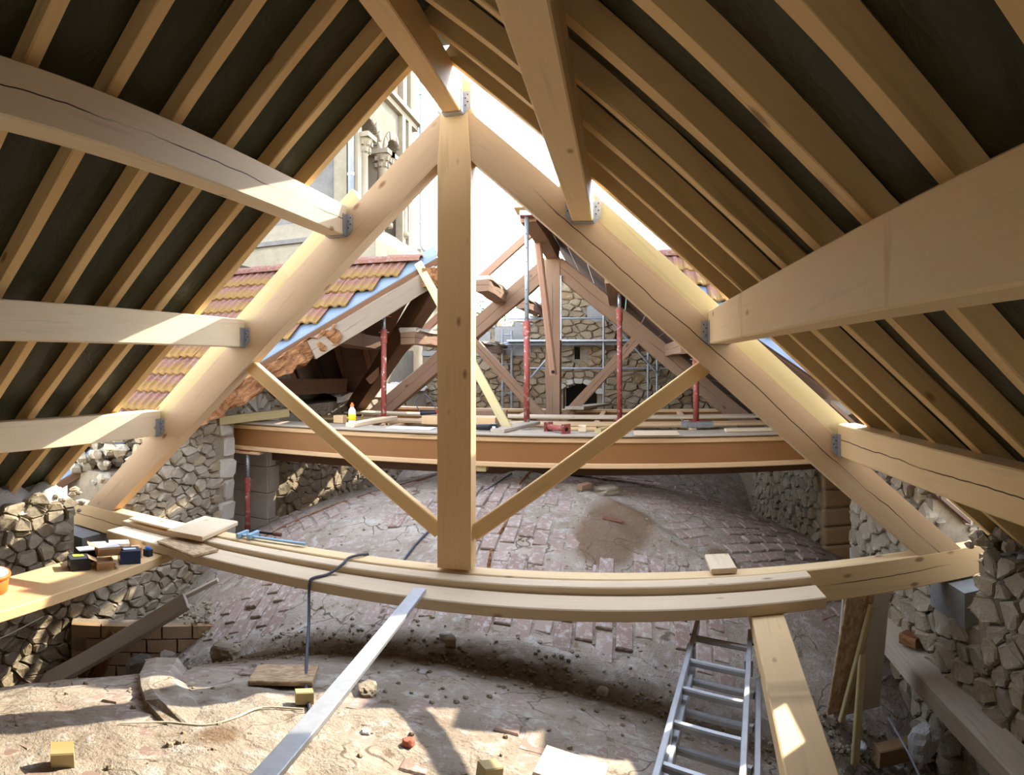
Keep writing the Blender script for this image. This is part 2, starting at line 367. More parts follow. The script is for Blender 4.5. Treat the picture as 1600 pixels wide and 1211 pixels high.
def masonry(parent, cells, fn, mat, joint, depth, seed, limit=300, name='stone', flip=False):
    rr = random.Random(seed); L = []
    for cu, cv, P in cells:
        p = fn(cu, cv, 0.0); a = max(q[0] for q in P) - min(q[0] for q in P); b = max(q[1] for q in P) - min(q[1] for q in P)
        dist = max(0.5, (Vector(p) - CAM).length); L.append((-(a * b) / dist ** 2 * (1 if p[1] > -3.2 else 0.001), cu, cv, P))
    L.sort(key=lambda t: t[0]); rest = MB()
    for i, (_, cu, cv, P) in enumerate(L):
        V, F = stone_shape(P, cu, cv, fn, joint, depth, rr)
        if flip: F = [tuple(reversed(q)) for q in F]
        t = rr.random()
        if i < limit:
            c = Vector(fn(cu, cv, 0.0)); mb = MB().add([Vector(p) - c for p in V], F, t)
            mb.build(name, mat, parent, Matrix.Translation(c), tone=True)
        else: rest.add(V, F, t)
    if rest.v:
        o = rest.build(name + '_filling', mat, parent, tone=True); o['kind'] = 'stuff'

# ------------------------------------------------------------------ floor: the bare backs of two brick vaults
def mort(x, y): return noise.fractal(Vector((x * 1.15 + 3.1, y * 1.15, 0.4)), 0.9, 2.0, 4)
def vz0(x, y):
    u = max(-1.15, min(1.15, x / 2.9))
    if y < 0: v = (y + 2.6) / 2.6; zz = -1.32 - 0.9 * u * u - 0.35 * v * v - 0.5 * u * u * v * v
    else:
        yy = (y % 5.2) - 2.6; v = yy / 2.6; zz = -1.11 - 0.75 * u * u - 0.55 * v * v - 0.5 * u * u * v * v
    return zz
def seam(x, y):      # raised mortar ridges along the groins of the far vault
    if y < 0.2: return 0.0
    u, v = x / 2.9, ((y % 5.2) - 2.6) / 2.6; d = abs(abs(u) - abs(v)) * 1.9
    return 0.045 * math.exp(-(d / 0.075) ** 2) * (0.6 + 0.8 * abs(mort(x * 2, y * 2)))
def vz(x, y):
    z = vz0(x, y) + seam(x, y)
    z += 0.05 * math.exp(-((y + 0.02) / 0.13) ** 2)
    k = mort(x, y); z += 0.018 * max(-1, min(1, k)) + 0.012 * noise.noise(Vector((x * 6, y * 6, 2))) + 0.006 * noise.noise(Vector((x * 13, y * 13, 7)))
    if y < 0: z += 0.012 * noise.noise(Vector((x * 3 + y * 5, 0.7 * y, 5)))
    return z
NX, NY = 150, 320; X0, X1, Y0, Y1 = -3.3, 3.3, -4.8, 8.7
V = []; F = []; E = []
patches = [(0.95, 1.55, 0.34), (0.80, 1.10, 0.22), (1.75, 1.35, 0.16), (-1.0, -1.25, 0.12), (-0.45, -1.6, 0.10), (1.35, 0.9, 0.10), (-1.0, 1.75, 0.10)]
for j in range(NY + 1):
    for i in range(NX + 1):
        x = X0 + (X1 - X0) * i / NX; y = Y0 + (Y1 - Y0) * j / NY
        e = sum(math.exp(-((x - a) ** 2 + ((y - b) * 0.8) ** 2) / c ** 2) for a, b, c in patches)
        V.append((x, y, vz(x, y) + 0.02 * min(1, e))); E.append(min(1.0, e))
for j in range(NY):
    for i in range(NX):
        a = j * (NX + 1) + i; F.append((a, a + 1, a + NX + 2, a + NX + 1))
floor = struct(mesh('floor', V, F, 'vault', smooth=True), 'bare brick backs of the church vaults under dusty mortar', 'vault')
at = floor.data.attributes.new('earth', 'FLOAT', 'POINT'); at.data.foreach_set('value', E)
# bricks of the far vault, laid web by web
def brick_mesh():
    a, b, c, k = 0.105, 0.052, 0.016, 0.006
    V = [(sx * (a - k * t), sy * (b - k * t), z) for z, t in ((-c, 0), (c - k, 0), (c, 1)) for sx, sy in ((-1, -1), (1, -1), (1, 1), (-1, 1))]
    F = [(i, (i + 1) % 4, (i + 1) % 4 + 4, i + 4) for i in range(4)] + [(4 + i, 4 + (i + 1) % 4, 8 + (i + 1) % 4, 8 + i) for i in range(4)] + [(8, 9, 10, 11)]
    me = bpy.data.meshes.new('brick'); me.from_pydata(V, [], F); me.materials.append(M['brick']); return me, V, F
bme, bV, bF = brick_mesh(); spots = []
rb = random.Random(3)
for web, (dx, dy) in {'front': (0, 1), 'left': (0.6, -0.8), 'right': (0.8, 0.6), 'back': (0, 1)}.items():
    px, py = -dy, dx
    for r in range(-44, 45):
        for c in range(-24, 25):
            s = (c + 0.5 * (r % 2)) * 0.228; t = r * 0.121
            x, y = dx * s + px * t, 2.6 + dy * s + py * t
            u, v = x / 2.9, (y - 2.6) / 2.6
            if abs(u) > 0.99 or v < -0.93 or v > 0.5: continue
            wv = ('front' if v < 0 else 'back') if abs(v) > abs(u) else ('left' if u < 0 else 'right')
            if wv != web or abs(abs(u) - abs(v)) < 0.045: continue
            if mort(x, y) > 0.26 or noise.noise(Vector((x * 3, y * 3, 9))) > 0.42 or any((x - a) ** 2 + (y - b) ** 2 < (c2 * 0.8) ** 2 for a, b, c2 in patches): continue
            spots.append((x, y, math.atan2(dy, dx)))
spots.sort(key=lambda p: hypot(p[0] - CAM.x, p[1] - CAM.y)); rest = MB()
for i, (x, y, a) in enumerate(spots):
    h = 0.04; nx, ny = -(vz0(x + h, y) - vz0(x - h, y)) / (2 * h), -(vz0(x, y + h) - vz0(x, y - h)) / (2 * h)
    nrm = Vector((nx + rb.uniform(-0.035, 0.035), ny + rb.uniform(-0.035, 0.035), 1)).normalized()
    q = Vector((0, 0, 1)).rotation_difference(nrm).to_matrix().to_4x4()
    m = Matrix.Translation((x, y, vz0(x, y) - 0.008 + rb.uniform(-0.008, 0.006))) @ q @ Matrix.Rotation(a + rb.uniform(-0.04, 0.04), 4, 'Z')
    if i < 300: link('brick', bme, None, floor, m)
    else: rest.add([m @ Vector(p) for p in bV], bF, rb.random())
for r in range(-26, 27):        # the near vault shows a few brick faces through its mortar
    for c in range(-12, 0):
        x, y = r * 0.121, -0.2 + (c + 0.5 * (r % 2)) * 0.228
        if abs(x) > 2.6 or mort(x + 5, y) > 0.12: continue
        h = 0.04; nrm = Vector((-(vz0(x + h, y) - vz0(x - h, y)) / (2 * h), -(vz0(x, y + h) - vz0(x, y - h)) / (2 * h), 1)).normalized()
        q = Vector((0, 0, 1)).rotation_difference(nrm).to_matrix().to_4x4()
        m = Matrix.Translation((x, y, vz0(x, y) - 0.023 + rb.uniform(-0.004, 0.005))) @ q @ Matrix.Rotation(pi / 2 + rb.uniform(-0.05, 0.05), 4, 'Z')
        rest.add([m @ Vector(p) for p in bV], bF, rb.random())
o = rest.build('brick_paving', 'brick', floor, tone=True); o['kind'] = 'stuff'
# loose grit on the vaults
def pebble(mb, c, r, rr, tone=0.5):
    V = []; n = 5
    for z, s in ((-0.5, 0.7), (0.15, 1.0), (0.6, 0.55)):
        for k in range(n):
            a = 2 * pi * k / n + rr.uniform(-0.3, 0.3); q = s * r * rr.uniform(0.7, 1.15); V.append(Vector(c) + Vector((q * cos(a), q * sin(a), z * r * rr.uniform(0.7, 1.1))))
    F = [(L * n + i, L * n + (i + 1) % n, (L + 1) * n + (i + 1) % n, (L + 1) * n + i) for L in (0, 1) for i in range(n)] + [(10, 11, 12, 13, 14)]
    mb.add(V, F, tone)
mb = MB(); rr = random.Random(11)
for k in range(1500):
    if k < 700: x, y = rr.uniform(-2.2, 2.2), rr.gauss(-0.2, 0.2)
    elif k < 1150:
        a, b, c = rr.choice(patches); x, y = rr.gauss(a, c * 0.6), rr.gauss(b, c * 0.6)
    else: x, y = rr.uniform(-2.2, 2.2), rr.uniform(-2.4, 2.4)
    pebble(mb, (x, y, vz(x, y) + 0.004), rr.uniform(0.005, 0.018), rr, rr.random())
o = mb.build('grit', 'stone', floor, tone=True); o['kind'] = 'stuff'
# brown crack along the crown of the far vault and the clay band at its left edge
for pts in ([(0.06 + 0.03 * sin(5 * y), y, 0) for y in [0.5 + 0.12 * i for i in range(19)]], [(-2.5 + 0.5 * i * 0.3, 1.55 + 0.11 * i, 0) for i in range(12)]):
    mb = MB().tube([(x, y, vz(x, y) + 0.004) for x, y, _ in pts], 0.014, 6); mb.build('clay_seam', 'rot', floor)
# broken mortar ridge on the near vault
pth = [(-1.95, -0.30), (-1.62, -0.62), (-1.40, -0.85), (-1.18, -1.12), (-0.98, -1.32), (-0.80, -1.48), (-0.62, -1.60)]
V = []; F = []; rr = random.Random(5)
for i, (x, y) in enumerate(pth):
    wd = (0.06, 0.12, 0.12, 0.10, 0.11, 0.10, 0.03)[i]; hh = (0.05, 0.10, 0.09, 0.06, 0.055, 0.04, 0.005)[i]
    for s, k in ((-1.1, -0.4), (-1, 0.8), (-0.4, 1.0), (0.5, 0.85), (1.3, -0.2)):
        xx, yy = x + s * wd * 0.75 + rr.uniform(-0.02, 0.02), y + s * wd * 0.6 + rr.uniform(-0.02, 0.02); V.append((xx, yy, vz(xx, yy) + hh * k + rr.uniform(-0.008, 0.008)))
for i in range(len(pth) - 1):
    for k in range(4): F.append((i * 5 + k, (i + 1) * 5 + k, (i + 1) * 5 + k + 1, i * 5 + k + 1))
mesh('mortar_ridge', V, F, 'vault', floor)

# ------------------------------------------------------------------ side walls
XL, XR = -2.9, 3.0
def wallbox(name, boxes, mat, label=None):
    mb = MB()
    for x0, x1, y0, y1, z0, z1 in boxes: mb.box(((x0 + x1) / 2, (y0 + y1) / 2, (z0 + z1) / 2), (x1 - x0, y1 - y0, z1 - z0))
    return struct(mb.build(name, mat), label, 'wall')
def topL(y):
    if y < -0.28: return -1.06 + 0.03 * sin(9 * y)
    if y < 0.30: return -1.62
    return min(0.35, -0.98 + 0.62 * y)
wl = wallbox('wall_left', [(-3.7, XL - 0.002, -4.8, -0.26, -2.9, -1.10), (-3.7, XL - 0.002, -0.26, 0.32, -2.9, -1.63), (-3.7, XL - 0.002, 0.32, 1.92, -2.9, -1.0),
    (-3.7, XL - 0.002, 0.9, 1.92, -1.0, -0.55), (-3.7, XL - 0.002, 1.5, 1.92, -0.55, -0.2), (-3.7, XL - 0.002, 1.92, 3.1, -0.62, 0.05), (-3.7, XL - 0.002, 2.57, 8.6, -2.9, -0.55), (-3.7, -3.4, 1.9, 2.6, -2.9, -0.5)], 'joint', 'left rubble stone wall of the roof space')
fL = lambda u, v, d: (XL + d, u, v)
cells = voronoi(-3.2, 1.72, -2.75, 0.4, 0.088, 1.7, 21, lambda u, v: v < topL(u) and v > vz0(-2.75, u) - 0.15 and not (-0.32 < u < 0.36 and v > -1.68))
masonry(wl, cells, fL, 'stone', 0.006, 0.045, 1)
cells = voronoi(1.95, 3.1, -0.60, 0.05, 0.09, 1.5, 22) + voronoi(2.75, 7.2, -2.3, -0.55, 0.12, 1.6, 23)
masonry(wl, cells, fL, 'stone', 0.007, 0.04, 2)
rr = random.Random(8)
for i in range(8):   # dressed quoins at the end of the near wall and on the far jamb
    z = -2.35 + i * 0.225; wdt = 0.30 if i % 2 else 0.20
    V, F = stone_shape([(1.92 - wdt, z), (1.925, z), (1.925, z + 0.225), (1.92 - wdt, z + 0.225)], 1.92 - wdt / 2, z + 0.112, fL, 0.012, 0.03, rr)
    MB().add(V, F, rr.random()).build('quoin', 'ashlar', wl, tone=True)
for i in range(6):
    z = -2.4 + i * 0.30
    MB().box((-3.14, 2.575, z + 0.148), (0.50, 0.05, 0.292), tone=rr.random()).build('quoin', 'ashlar', wl, tone=True)
    MB().box((-2.90, 2.64 + 0.04 * (i % 2), z + 0.148), (0.06, 0.14 + 0.08 * (i % 2), 0.29), tone=rr.random()).build('quoin', 'ashlar', wl, tone=True)
V = []; F = []      # round arch stones above the joist end
for k in range(5):
    a0, a1 = pi * k / 5 + 0.02, pi * (k + 1) / 5 - 0.02; P = [(2.33 + r * cos(a), -0.60 + r * sin(a)) for r, a in ((0.05, a0), (0.27, a0), (0.27, (a0 + a1) / 2), (0.27, a1), (0.05, a1))]
    V, F = stone_shape(P, sum(p[0] for p in P) / 5, sum(p[1] for p in P) / 5, fL, 0.006, 0.07, rr); MB().add(V, F, 0.8).build('arch_stone', 'ashlar', wl, tone=True)
# padstone and lime cap beside the truss foot
MB().box((-3.05, 0.03, -1.53), (0.36, 0.46, 0.22)).build('padstone', 'concrete', wl)
def heap(name, parent, cx, cy, rx, ry, z0, h, mat, seed, n=26):
    V = []; F = []
    for j in range(n + 1):
        for i in range(n + 1):
            a, b = 2 * i / n - 1, 2 * j / n - 1; x, y = cx + rx * a, cy + ry * b
            k = max(0.0, 1 - max(abs(a), abs(b)) ** 4) * (0.75 + 0.6 * noise.fractal(Vector((x * 4 + seed, y * 4, seed)), 0.8, 2.0, 4))
            V.append((x, y, z0 + h * k + 0.02 * noise.noise(Vector((x * 14, y * 14, seed)))))
    for j in range(n):
        for i in range(n): a = j * (n + 1) + i; F.append((a, a + 1, a + n + 2, a + n + 1))
    return mesh(name, V, F, mat, parent, smooth=True)
heap('lime_cap', wl, -3.30, -0.70, 0.42, 0.46, -1.14, 0.22, 'lime', 3)
heap('lime_cap', wl, -3.34, -2.6, 0.42, 1.5, -1.15, 0.12, 'lime', 4, 40)
mb = MB(); rr = random.Random(15)
for k in range(150): pebble(mb, (rr.uniform(-3.6, -3.02), rr.uniform(0.25, 1.3), -1.0 + rr.uniform(-0.1, 0.35)), rr.uniform(0.03, 0.09), rr, rr.random())
for k in range(60): pebble(mb, (rr.uniform(-3.3, -2.9), rr.uniform(-0.5, -0.15), -1.12 + rr.uniform(-0.1, 0.06)), rr.uniform(0.02, 0.05), rr, rr.random())
o = mb.build('loose_stones', 'stone', wl, tone=True); o['kind'] = 'stuff'
# warm off-white lime coping of the far left wall
V = []; F = []; rr = random.Random(4)
for i in range(24):
    y = 4.3 + 0.18 * i
    for dx, dz in ((0.06, -0.05), (0.05, 0.03), (-0.1, 0.07), (-0.55, 0.16), (-0.6, -0.05)): V.append((XL + dx + rr.uniform(-0.03, 0.03), y, -0.50 + dz + rr.uniform(-0.03, 0.03)))
for i in range(23):
    for k in range(4): F.append((i * 5 + k, i * 5 + k + 1, (i + 1) * 5 + k + 1, (i + 1) * 5 + k))
mesh('lime_coping', V, F, 'limewhite', wl)

def topR(y): return (-1.14 + 0.04 * sin(7 * y)) if y < -0.30 else (-1.62 if y < 0.30 else min(-0.2, -1.0 + 0.5 * y))
wr = wallbox('wall_right', [(XR + 0.002, 3.9, -4.8, -0.28, -3.0, -1.16), (XR + 0.002, 3.9, -0.28, 0.30, -3.0, -1.63), (XR + 0.002, 3.9, 0.30, 1.85, -3.0, -0.95), (XR + 0.002, 3.9, 1.0, 1.85, -1.0, -0.5),
    (XR + 0.002, 3.9, 2.57, 8.6, -3.0, -0.55), (3.5, 3.9, 1.8, 2.6, -3.0, -0.5)], 'joint', 'right rubble stone wall of the roof space')
fR = lambda u, v, d: (XR - d, u, v)
cells = voronoi(-3.2, 1.84, -2.75, -0.1, 0.125, 1.45, 31, lambda u, v: v < topR(u) and v > vz0(2.8, u) - 0.25 and not (-0.34 < u < 0.34 and v > -1.68))
masonry(wr, cells, fR, 'stone', 0.007, 0.06, 3, flip=True)
masonry(wr, voronoi(2.7, 6.0, -2.3, -0.55, 0.12, 1.5, 32), fR, 'stone', 0.012, 0.06, 4, flip=True)
rr = random.Random(9)
for i in range(9):
    z = -2.25 + i * 0.19; o = MB().box((3.17, 2.58, z + 0.09), (0.38 + 0.03 * (i % 2), 0.09, 0.178), tone=rr.random()).build('quoin', 'brown_stone', wr, tone=True)
    md = o.modifiers.new('bevel', 'BEVEL'); md.width = 0.025; md.segments = 2
for i in range(7):
    z = -2.3 + i * 0.21
    V, F = stone_shape([(1.85 - 0.24 + 0.08 * (i % 2), z), (1.855, z), (1.855, z + 0.21), (1.85 - 0.24 + 0.08 * (i % 2), z + 0.21)], 1.75, z + 0.105, fR, 0.012, 0.04, rr)
    MB().add(V, [tuple(reversed(q)) for q in F], rr.random()).build('quoin', 'ashlar', wr, tone=True)
MB().box((3.06, 0.02, -1.53), (0.22, 0.44, 0.22)).build('padstone', 'concrete', wr)
heap('lime_cap', wr, 3.46, -1.1, 0.42, 0.85, -1.20, 0.14, 'lime', 7)
heap('lime_cap', wr, 3.46, 0.8, 0.44, 0.5, -1.02, 0.22, 'lime', 9)
mb = MB()
for k in range(200): pebble(mb, (rr.uniform(3.02, 3.6), rr.uniform(0.22, 1.4), -1.0 + rr.uniform(-0.25, 0.3)), rr.uniform(0.03, 0.10), rr, rr.random())
for k in range(60): pebble(mb, (rr.uniform(2.97, 3.4), rr.uniform(-0.75, -0.22), -1.14 + rr.uniform(-0.06, 0.1)), rr.uniform(0.02, 0.07), rr, rr.random())
o = mb.build('loose_stones', 'stone', wr, tone=True); o['kind'] = 'stuff'

# gable wall at the far end with a dark arched opening and a slit
YB = 8.5
def inarch(x, z, g=0.0):
    return abs(x - 0.13) < 0.33 + g and z < -0.62 + math.sqrt(max(0, (0.33 + g) ** 2 - (x - 0.13) ** 2)) * 0.62 and z > -1.25
def topB(x): return 1.9 - 0.84 * abs(x) if x > -0.62 else (0.62 + 0.25 * noise.noise(Vector((x * 2, 0, 0))) + 0.30 * (x + 2.9) / 2.9)
MBb = MB(); N = 56; MBb.box((0, YB + 0.31, -2.3), (6.4, 0.6, 1.5))
for i in range(N):
    for j in range(70):
        x0, x1 = -3.0 + 6.1 * i / N, -3.0 + 6.1 * (i + 1) / N; z0, z1 = -1.6 + 3.5 * j / 70, -1.6 + 3.5 * (j + 1) / 70; xc, zc = (x0 + x1) / 2, (z0 + z1) / 2
        if zc > topB(xc) or inarch(xc, zc) or (abs(xc - 0.12) < 0.056 and 0.06 < zc < 0.30): continue
        MBb.box((xc, YB + 0.31, zc), (x1 - x0 + 0.002, 0.6, z1 - z0 + 0.002))
wb = struct(MBb.build('wall_back', 'joint'), 'far gable wall of ochre rubble with a dark arched opening', 'wall')
fB = lambda u, v, d: (u, YB - d, v)
plast = lambda u, v: (u < -0.75 and v > 0.10 and noise.noise(Vector((u * 1.6, v * 1.6, 3))) > -0.35) or (u > 0.30 and v > 0.78)
cells = voronoi(-2.95, 3.0, -1.3, 1.75, 0.125, 1.6, 41, lambda u, v: v < topB(u) - 0.04 and not inarch(u, v, 0.13) and not (abs(u - 0.12) < 0.12 and 0.02 < v < 0.34) and not plast(u, v))
masonry(wb, cells, fB, 'stone_back', 0.011, 0.05, 5)
V = []; F = []
for i in range(60):
    for j in range(34):
        x, z = -2.95 + 0.1 * i, -1.3 + 0.092 * j
        if plast(x, z) and z < topB(x) - 0.02: MBb2 = None; n0 = len(V); V += [(x - 0.055, YB - 0.02 - 0.01 * noise.noise(Vector((x - .055, z, 1))), z - 0.05), (x + 0.055, YB - 0.02 - 0.01 * noise.noise(Vector((x + .055, z, 1))), z - 0.05), (x + 0.055, YB - 0.02, z + 0.05), (x - 0.055, YB - 0.02, z + 0.05)]; F.append((n0, n0 + 1, n0 + 2, n0 + 3))
mesh('plaster_patch', V, F, 'plaster', wb)
for k in range(7):
    a0, a1 = pi * k / 7 + 0.01, pi * (k + 1) / 7 - 0.01; P = [(0.13 + r * cos(a), -0.62 + r * 0.62 * sin(a)) for r, a in ((0.335, a0), (0.50, a0), (0.50, a1), (0.335, a1))]
    V, F = stone_shape(P, sum(p[0] for p in P) / 4, sum(p[1] for p in P) / 4, fB, 0.004, 0.05, rr); MB().add(V, F, 0.8).build('arch_stone', 'ashlar', wb, tone=True)
MB().box((0.13, YB + 0.9, -0.4), (1.6, 0.05, 2.4)).build('shade_panel', 'dark', wb)  # near-black sheet; shade behind arch and slit put into its colour

# ------------------------------------------------------------------ the new roof truss
truss = thing('roof_truss', 'new pale fir king post truss standing across the roof space', 'roof truss', (0, 0, -1.407))
T0, T1 = 0.0, 0.12
SL = math.atan(0.894)
beam('tie_beam', (-3.235, 0.06, -1.307), (3.235, 0.06, -1.307), 0.12, 0.20, 'fir_split_lit', truss)
prism('king_post', [(-0.1, -1.19), (0.1, -1.19), (0.1, 1.149), (0.078, 1.444), (0.1, 1.446), (0.1, 1.60), (0, 1.69), (-0.1, 1.60), (-0.1, 1.446), (-0.078, 1.444), (-0.1, 1.149)], T0 - 0.002, T1 + 0.002, 'fir', truss, pi / 2)
for s in (1, -1):
    top = lambda x: 1.514 - 0.894 * x
    prism('principal_rafter', [(s * 0.0785, top(0.0785)), (s * 3.044, -1.207), (s * 2.99, -1.232), (s * 2.80, -1.232), (s * 2.735, -1.207), (s * 0.1005, 1.149)], T0 + 0.001, T1 - 0.001, 'fir_dimmed_split' if s > 0 else 'fir_dimmed', truss, s * -SL)
    # strut from the king post foot up to the rafter
    A, B = (s * 0.1, 0.06, -0.993), (s * 1.445, 0.06, -0.01)
    beam('strut', A, B, 0.06, 0.088, 'rafter', truss)
    c0, c1 = 1.514 + 0.006, 1.642
    ends = [(0.60, 1.10), (1.10, 2.27)] if s < 0 else [(0.60, 2.30)]
    for a, b in ends:
        prism('packing_timber', [(s * a, c0 - 0.894 * a), (s * b, c0 - 0.894 * b), (s * (b + 0.055), c1 - 0.88 * (b + 0.055)), (s * (a + 0.055), c1 - 0.88 * (a + 0.055))], T0 + 0.025, T1 - 0.01, 'yellow', truss, s * -SL)
# purlins and ridge beam hung on the truss
def hanger(parent, x0, x1, zb, h=0.13):
    mb = MB()
    for x, sg in ((x0, -1), (x1, 1)):
        mb.box((x + sg * 0.0025, -0.028, zb + h / 2), (0.003, 0.056, h))
        xa, xb = x + sg * 0.003, x + sg * 0.042
        V = [(xa, -0.004, zb - 0.004), (xb, -0.004, zb + 0.035), (xb, -0.004, zb + h), (xa, -0.004, zb + h), (xa, 0, zb - 0.004), (xb, 0, zb + 0.035), (xb, 0, zb + h), (xa, 0, zb + h)]
        f = [(0, 1, 2, 3), (7, 6, 5, 4), (0, 4, 5, 1), (1, 5, 6, 2), (2, 6, 7, 3), (3, 7, 4, 0)]; mb.add(V, f if sg > 0 else [tuple(reversed(q)) for q in f])
    mb.box(((x0 + x1) / 2, -0.028, zb - 0.003), (x1 - x0, 0.056, 0.003))
    o = mb.build('joist_hanger', 'galv', parent); o['label'] = 'perforated galvanised joist hanger'
    nl = MB()
    for x, sg in ((x0, -1), (x1, 1)):
        for k in range(4): nl.lathe((0, 0, 0), [(0.004, 0), (0.003, 0.002)], 6); 
    # nail heads on the flanges
    nb = MB()
    for x, sg in ((x0, -1), (x1, 1)):
        for k in range(4): nb.box((x + sg * (0.014 + 0.014 * (k % 2)), -0.005, zb + 0.05 + 0.02 * k), (0.006, 0.003, 0.006))
    q = nb.build('nail_heads', 'dark', o); q['kind'] = 'stuff'
zb = [0.771, 0.100, -0.552]; xi = [0.6805, 1.436, 2.201]; PW, PH, YP = 0.115, 0.188, -6.4
nm = ['upper', 'middle', 'lower']
for s, side in ((-1, 'left'), (1, 'right')):
    for k in range(3):
        x0 = s * xi[k]; x1 = s * (xi[k] + PW); lo, hi = min(x0, x1), max(x0, x1)
        t = thing('purlin', '%s new fir purlin of the three on the %s roof slope' % (nm[k], side), 'purlin', (0, -3.0, zb[k]), 'new purlins carrying the rafters')
        beam('timber', ((lo + hi) / 2, -0.002, zb[k] + PH / 2), ((lo + hi) / 2, YP, zb[k] + PH / 2), PW, PH, ('fir_pale_lit' if k == 0 else 'fir_pale_lit_whole') if s < 0 else ('fir_split_lit' if k != 1 else 'fir_stained_lit'), t)
        hanger(t, lo, hi, zb[k] - 0.001)
t = thing('ridge_beam', 'new fir ridge beam running to the head of the king post', 'ridge beam', (0, -3.0, 1.418))
beam('timber', (0, -0.004, 1.5185), (0, YP, 1.5185), 0.108, 0.20, 'fir', t); hanger(t, -0.054, 0.054, 1.417)

# ------------------------------------------------------------------ roof rafters and membrane of the new roof
CR, SR = 1.645, 0.875
ordn = ['first', 'second', 'third', 'fourth', 'fifth', 'sixth', 'seventh', 'eighth', 'ninth']
def roofz(x): return CR - SR * abs(x)      # underside of the rafters
RW, RH = 0.062, 0.085
nrmL = math.sqrt(1 + SR * SR)
for s, side, y0, sp, n in ((-1, 'left', -0.384, 0.370, 8), (1, 'right', -0.243, 0.373, 9)):
    for i in range(n):
        y = y0 - sp * i; xa, xb = s * 0.012, s * 3.42
        up = Vector((s * SR, 0, 1)).normalized()
        o = beam('roof_rafter', (xa, y, roofz(xa)), (xb, y, roofz(xb)), RW, RH, 'rafter', up=up, ref=-1.0, ch=0.004, segs=16, jit=0.003, seed=i + 40 * (s > 0))
        tag(o, '%s sawn roof rafter from the truss on the %s slope under dark membrane' % (ordn[i], side), 'rafter', 'sawn rafters of the new roof')
def membrane(s, yfar):
    NXm, NYm = 60, 150; V = []; F = []; off = RH * nrmL
    for j in range(NYm + 1):
        for i in range(NXm + 1):
            x = s * (-0.09 + 3.64 * i / NXm); y = yfar + (-6.6 - yfar) * j / NYm
            ph = ((yfar - 0.06 - y) / 0.371) % 1.0
            sag = -0.022 * math.sin(pi * ph) ** 2 * (1 + 0.5 * noise.noise(Vector((x * 2, y * 3, 1))))
            wr_ = 0.008 * noise.noise(Vector((x * 5 + y * 4, y * 9 - x * 2, 4)))
            V.append((x, y, roofz(x) + off + 0.002 + (sag + wr_ if 0.03 < ph < 0.97 else 0)))
    for j in range(NYm):
        for i in range(NXm):
            a = j * (NXm + 1) + i; q = (a, a + NXm + 1, a + NXm + 2, a + 1); F.append(q if s > 0 else tuple(reversed(q)))
    o = mesh('roof_membrane', V, F, 'membrane', smooth=True)
    md = o.modifiers.new('thick', 'SOLIDIFY'); md.thickness = 0.004; md.offset = 1
    return o
tag(membrane(-1, -0.33), 'dark crinkled roofing membrane over the left rafters', 'membrane')
tag(membrane(1, -0.185), 'dark olive roofing membrane over the right rafters', 'membrane')
# closed end of the roof space behind the viewpoint
gm = MB(); gm.add([(-3.6, -6.6, -3), (3.6, -6.6, -3), (3.6, -6.6, -1.4), (0, -6.6, 1.75), (-3.6, -6.6, -1.4), (-3.6, -6.8, -3), (3.6, -6.8, -3), (3.6, -6.8, -1.4), (0, -6.8, 1.75), (-3.6, -6.8, -1.4)],
    [(0, 1, 2, 3, 4), (9, 8, 7, 6, 5), (0, 5, 6, 1), (1, 6, 7, 2), (2, 7, 8, 3), (3, 8, 9, 4), (4, 9, 5, 0)])
struct(gm.build('wall_front', 'lime'))  # unseen wall, limed pale to bounce more light forward

# ------------------------------------------------------------------ planks and boards lying on the truss
PK = 'boards laid along the tie beam'
o = beam('plank', (-2.49, -0.062, -1.222), (2.0, -0.060, -1.205), 0.108, 0.050, 'plank', ref=1, segs=6); tag(o, 'long pale plank laid against the front of the tie beam', 'plank', PK)
o = beam('plank', (-2.45, -0.222, -1.250), (2.02, -0.222, -1.250), 0.195, 0.062, 'plank', ref=1, segs=6); tag(o, 'long plank with orange front edge, outermost beside the tie beam', 'plank', PK)
o = beam('board', (-1.80, -0.20, -1.188), (-1.84, 0.27, -1.186), 0.30, 0.034, 'plank', ref=0); tag(o, 'short wide board lying across the tie beam near its left foot', 'board')
o = beam('board', (-2.42, -0.062, -1.205), (-1.75, -0.062, -1.205), 0.11, 0.016, 'plank', ref=-1); tag(o, 'short thin board on top of the inner plank beside the left truss foot', 'board')
o = beam('board', (-1.93, -0.20, -1.244), (-1.54, -0.29, -1.244), 0.22, 0.016, 'osb', ref=-1); tag(o, 'brown particle board offcut lying on the outer plank', 'board')
o = beam('board', (1.53, 0.03, -1.185), (1.53, 0.30, -1.185), 0.15, 0.030, 'plank', ref=0); tag(o, 'short grey board end poking out behind the tie beam on the right', 'board')
o = beam('timber_joist', (1.735, -0.05, -1.312), (1.50, -1.95, -1.312), 0.17, 0.10, 'fir_split_lit', ref=1); tag(o, 'new timber joist half in sunlight running from the tie beam beside the ladder', 'joist')
o = beam('scaffold_board', (-2.10, -0.12, -1.312), (-1.94, -2.6, -1.312), 0.40, 0.062, 'fir', ref=1); tag(o, 'wide fir board carrying the cartons along the left wall', 'board')
t = thing('straightedge', 'long aluminium straightedge leaning from the outer plank toward the viewer', 'straightedge', (-0.118, -0.27, -1.25))
o = beam('bar', (-0.122, -0.25, -1.236), (-0.015, -2.12, -1.196), 0.072, 0.022, 'alu', t, ch=0.003); 
o = beam('end_cap', (-0.1225, -0.246, -1.236), (-0.122, -0.25, -1.236), 0.068, 0.018, 'dark', t, ch=0.003)
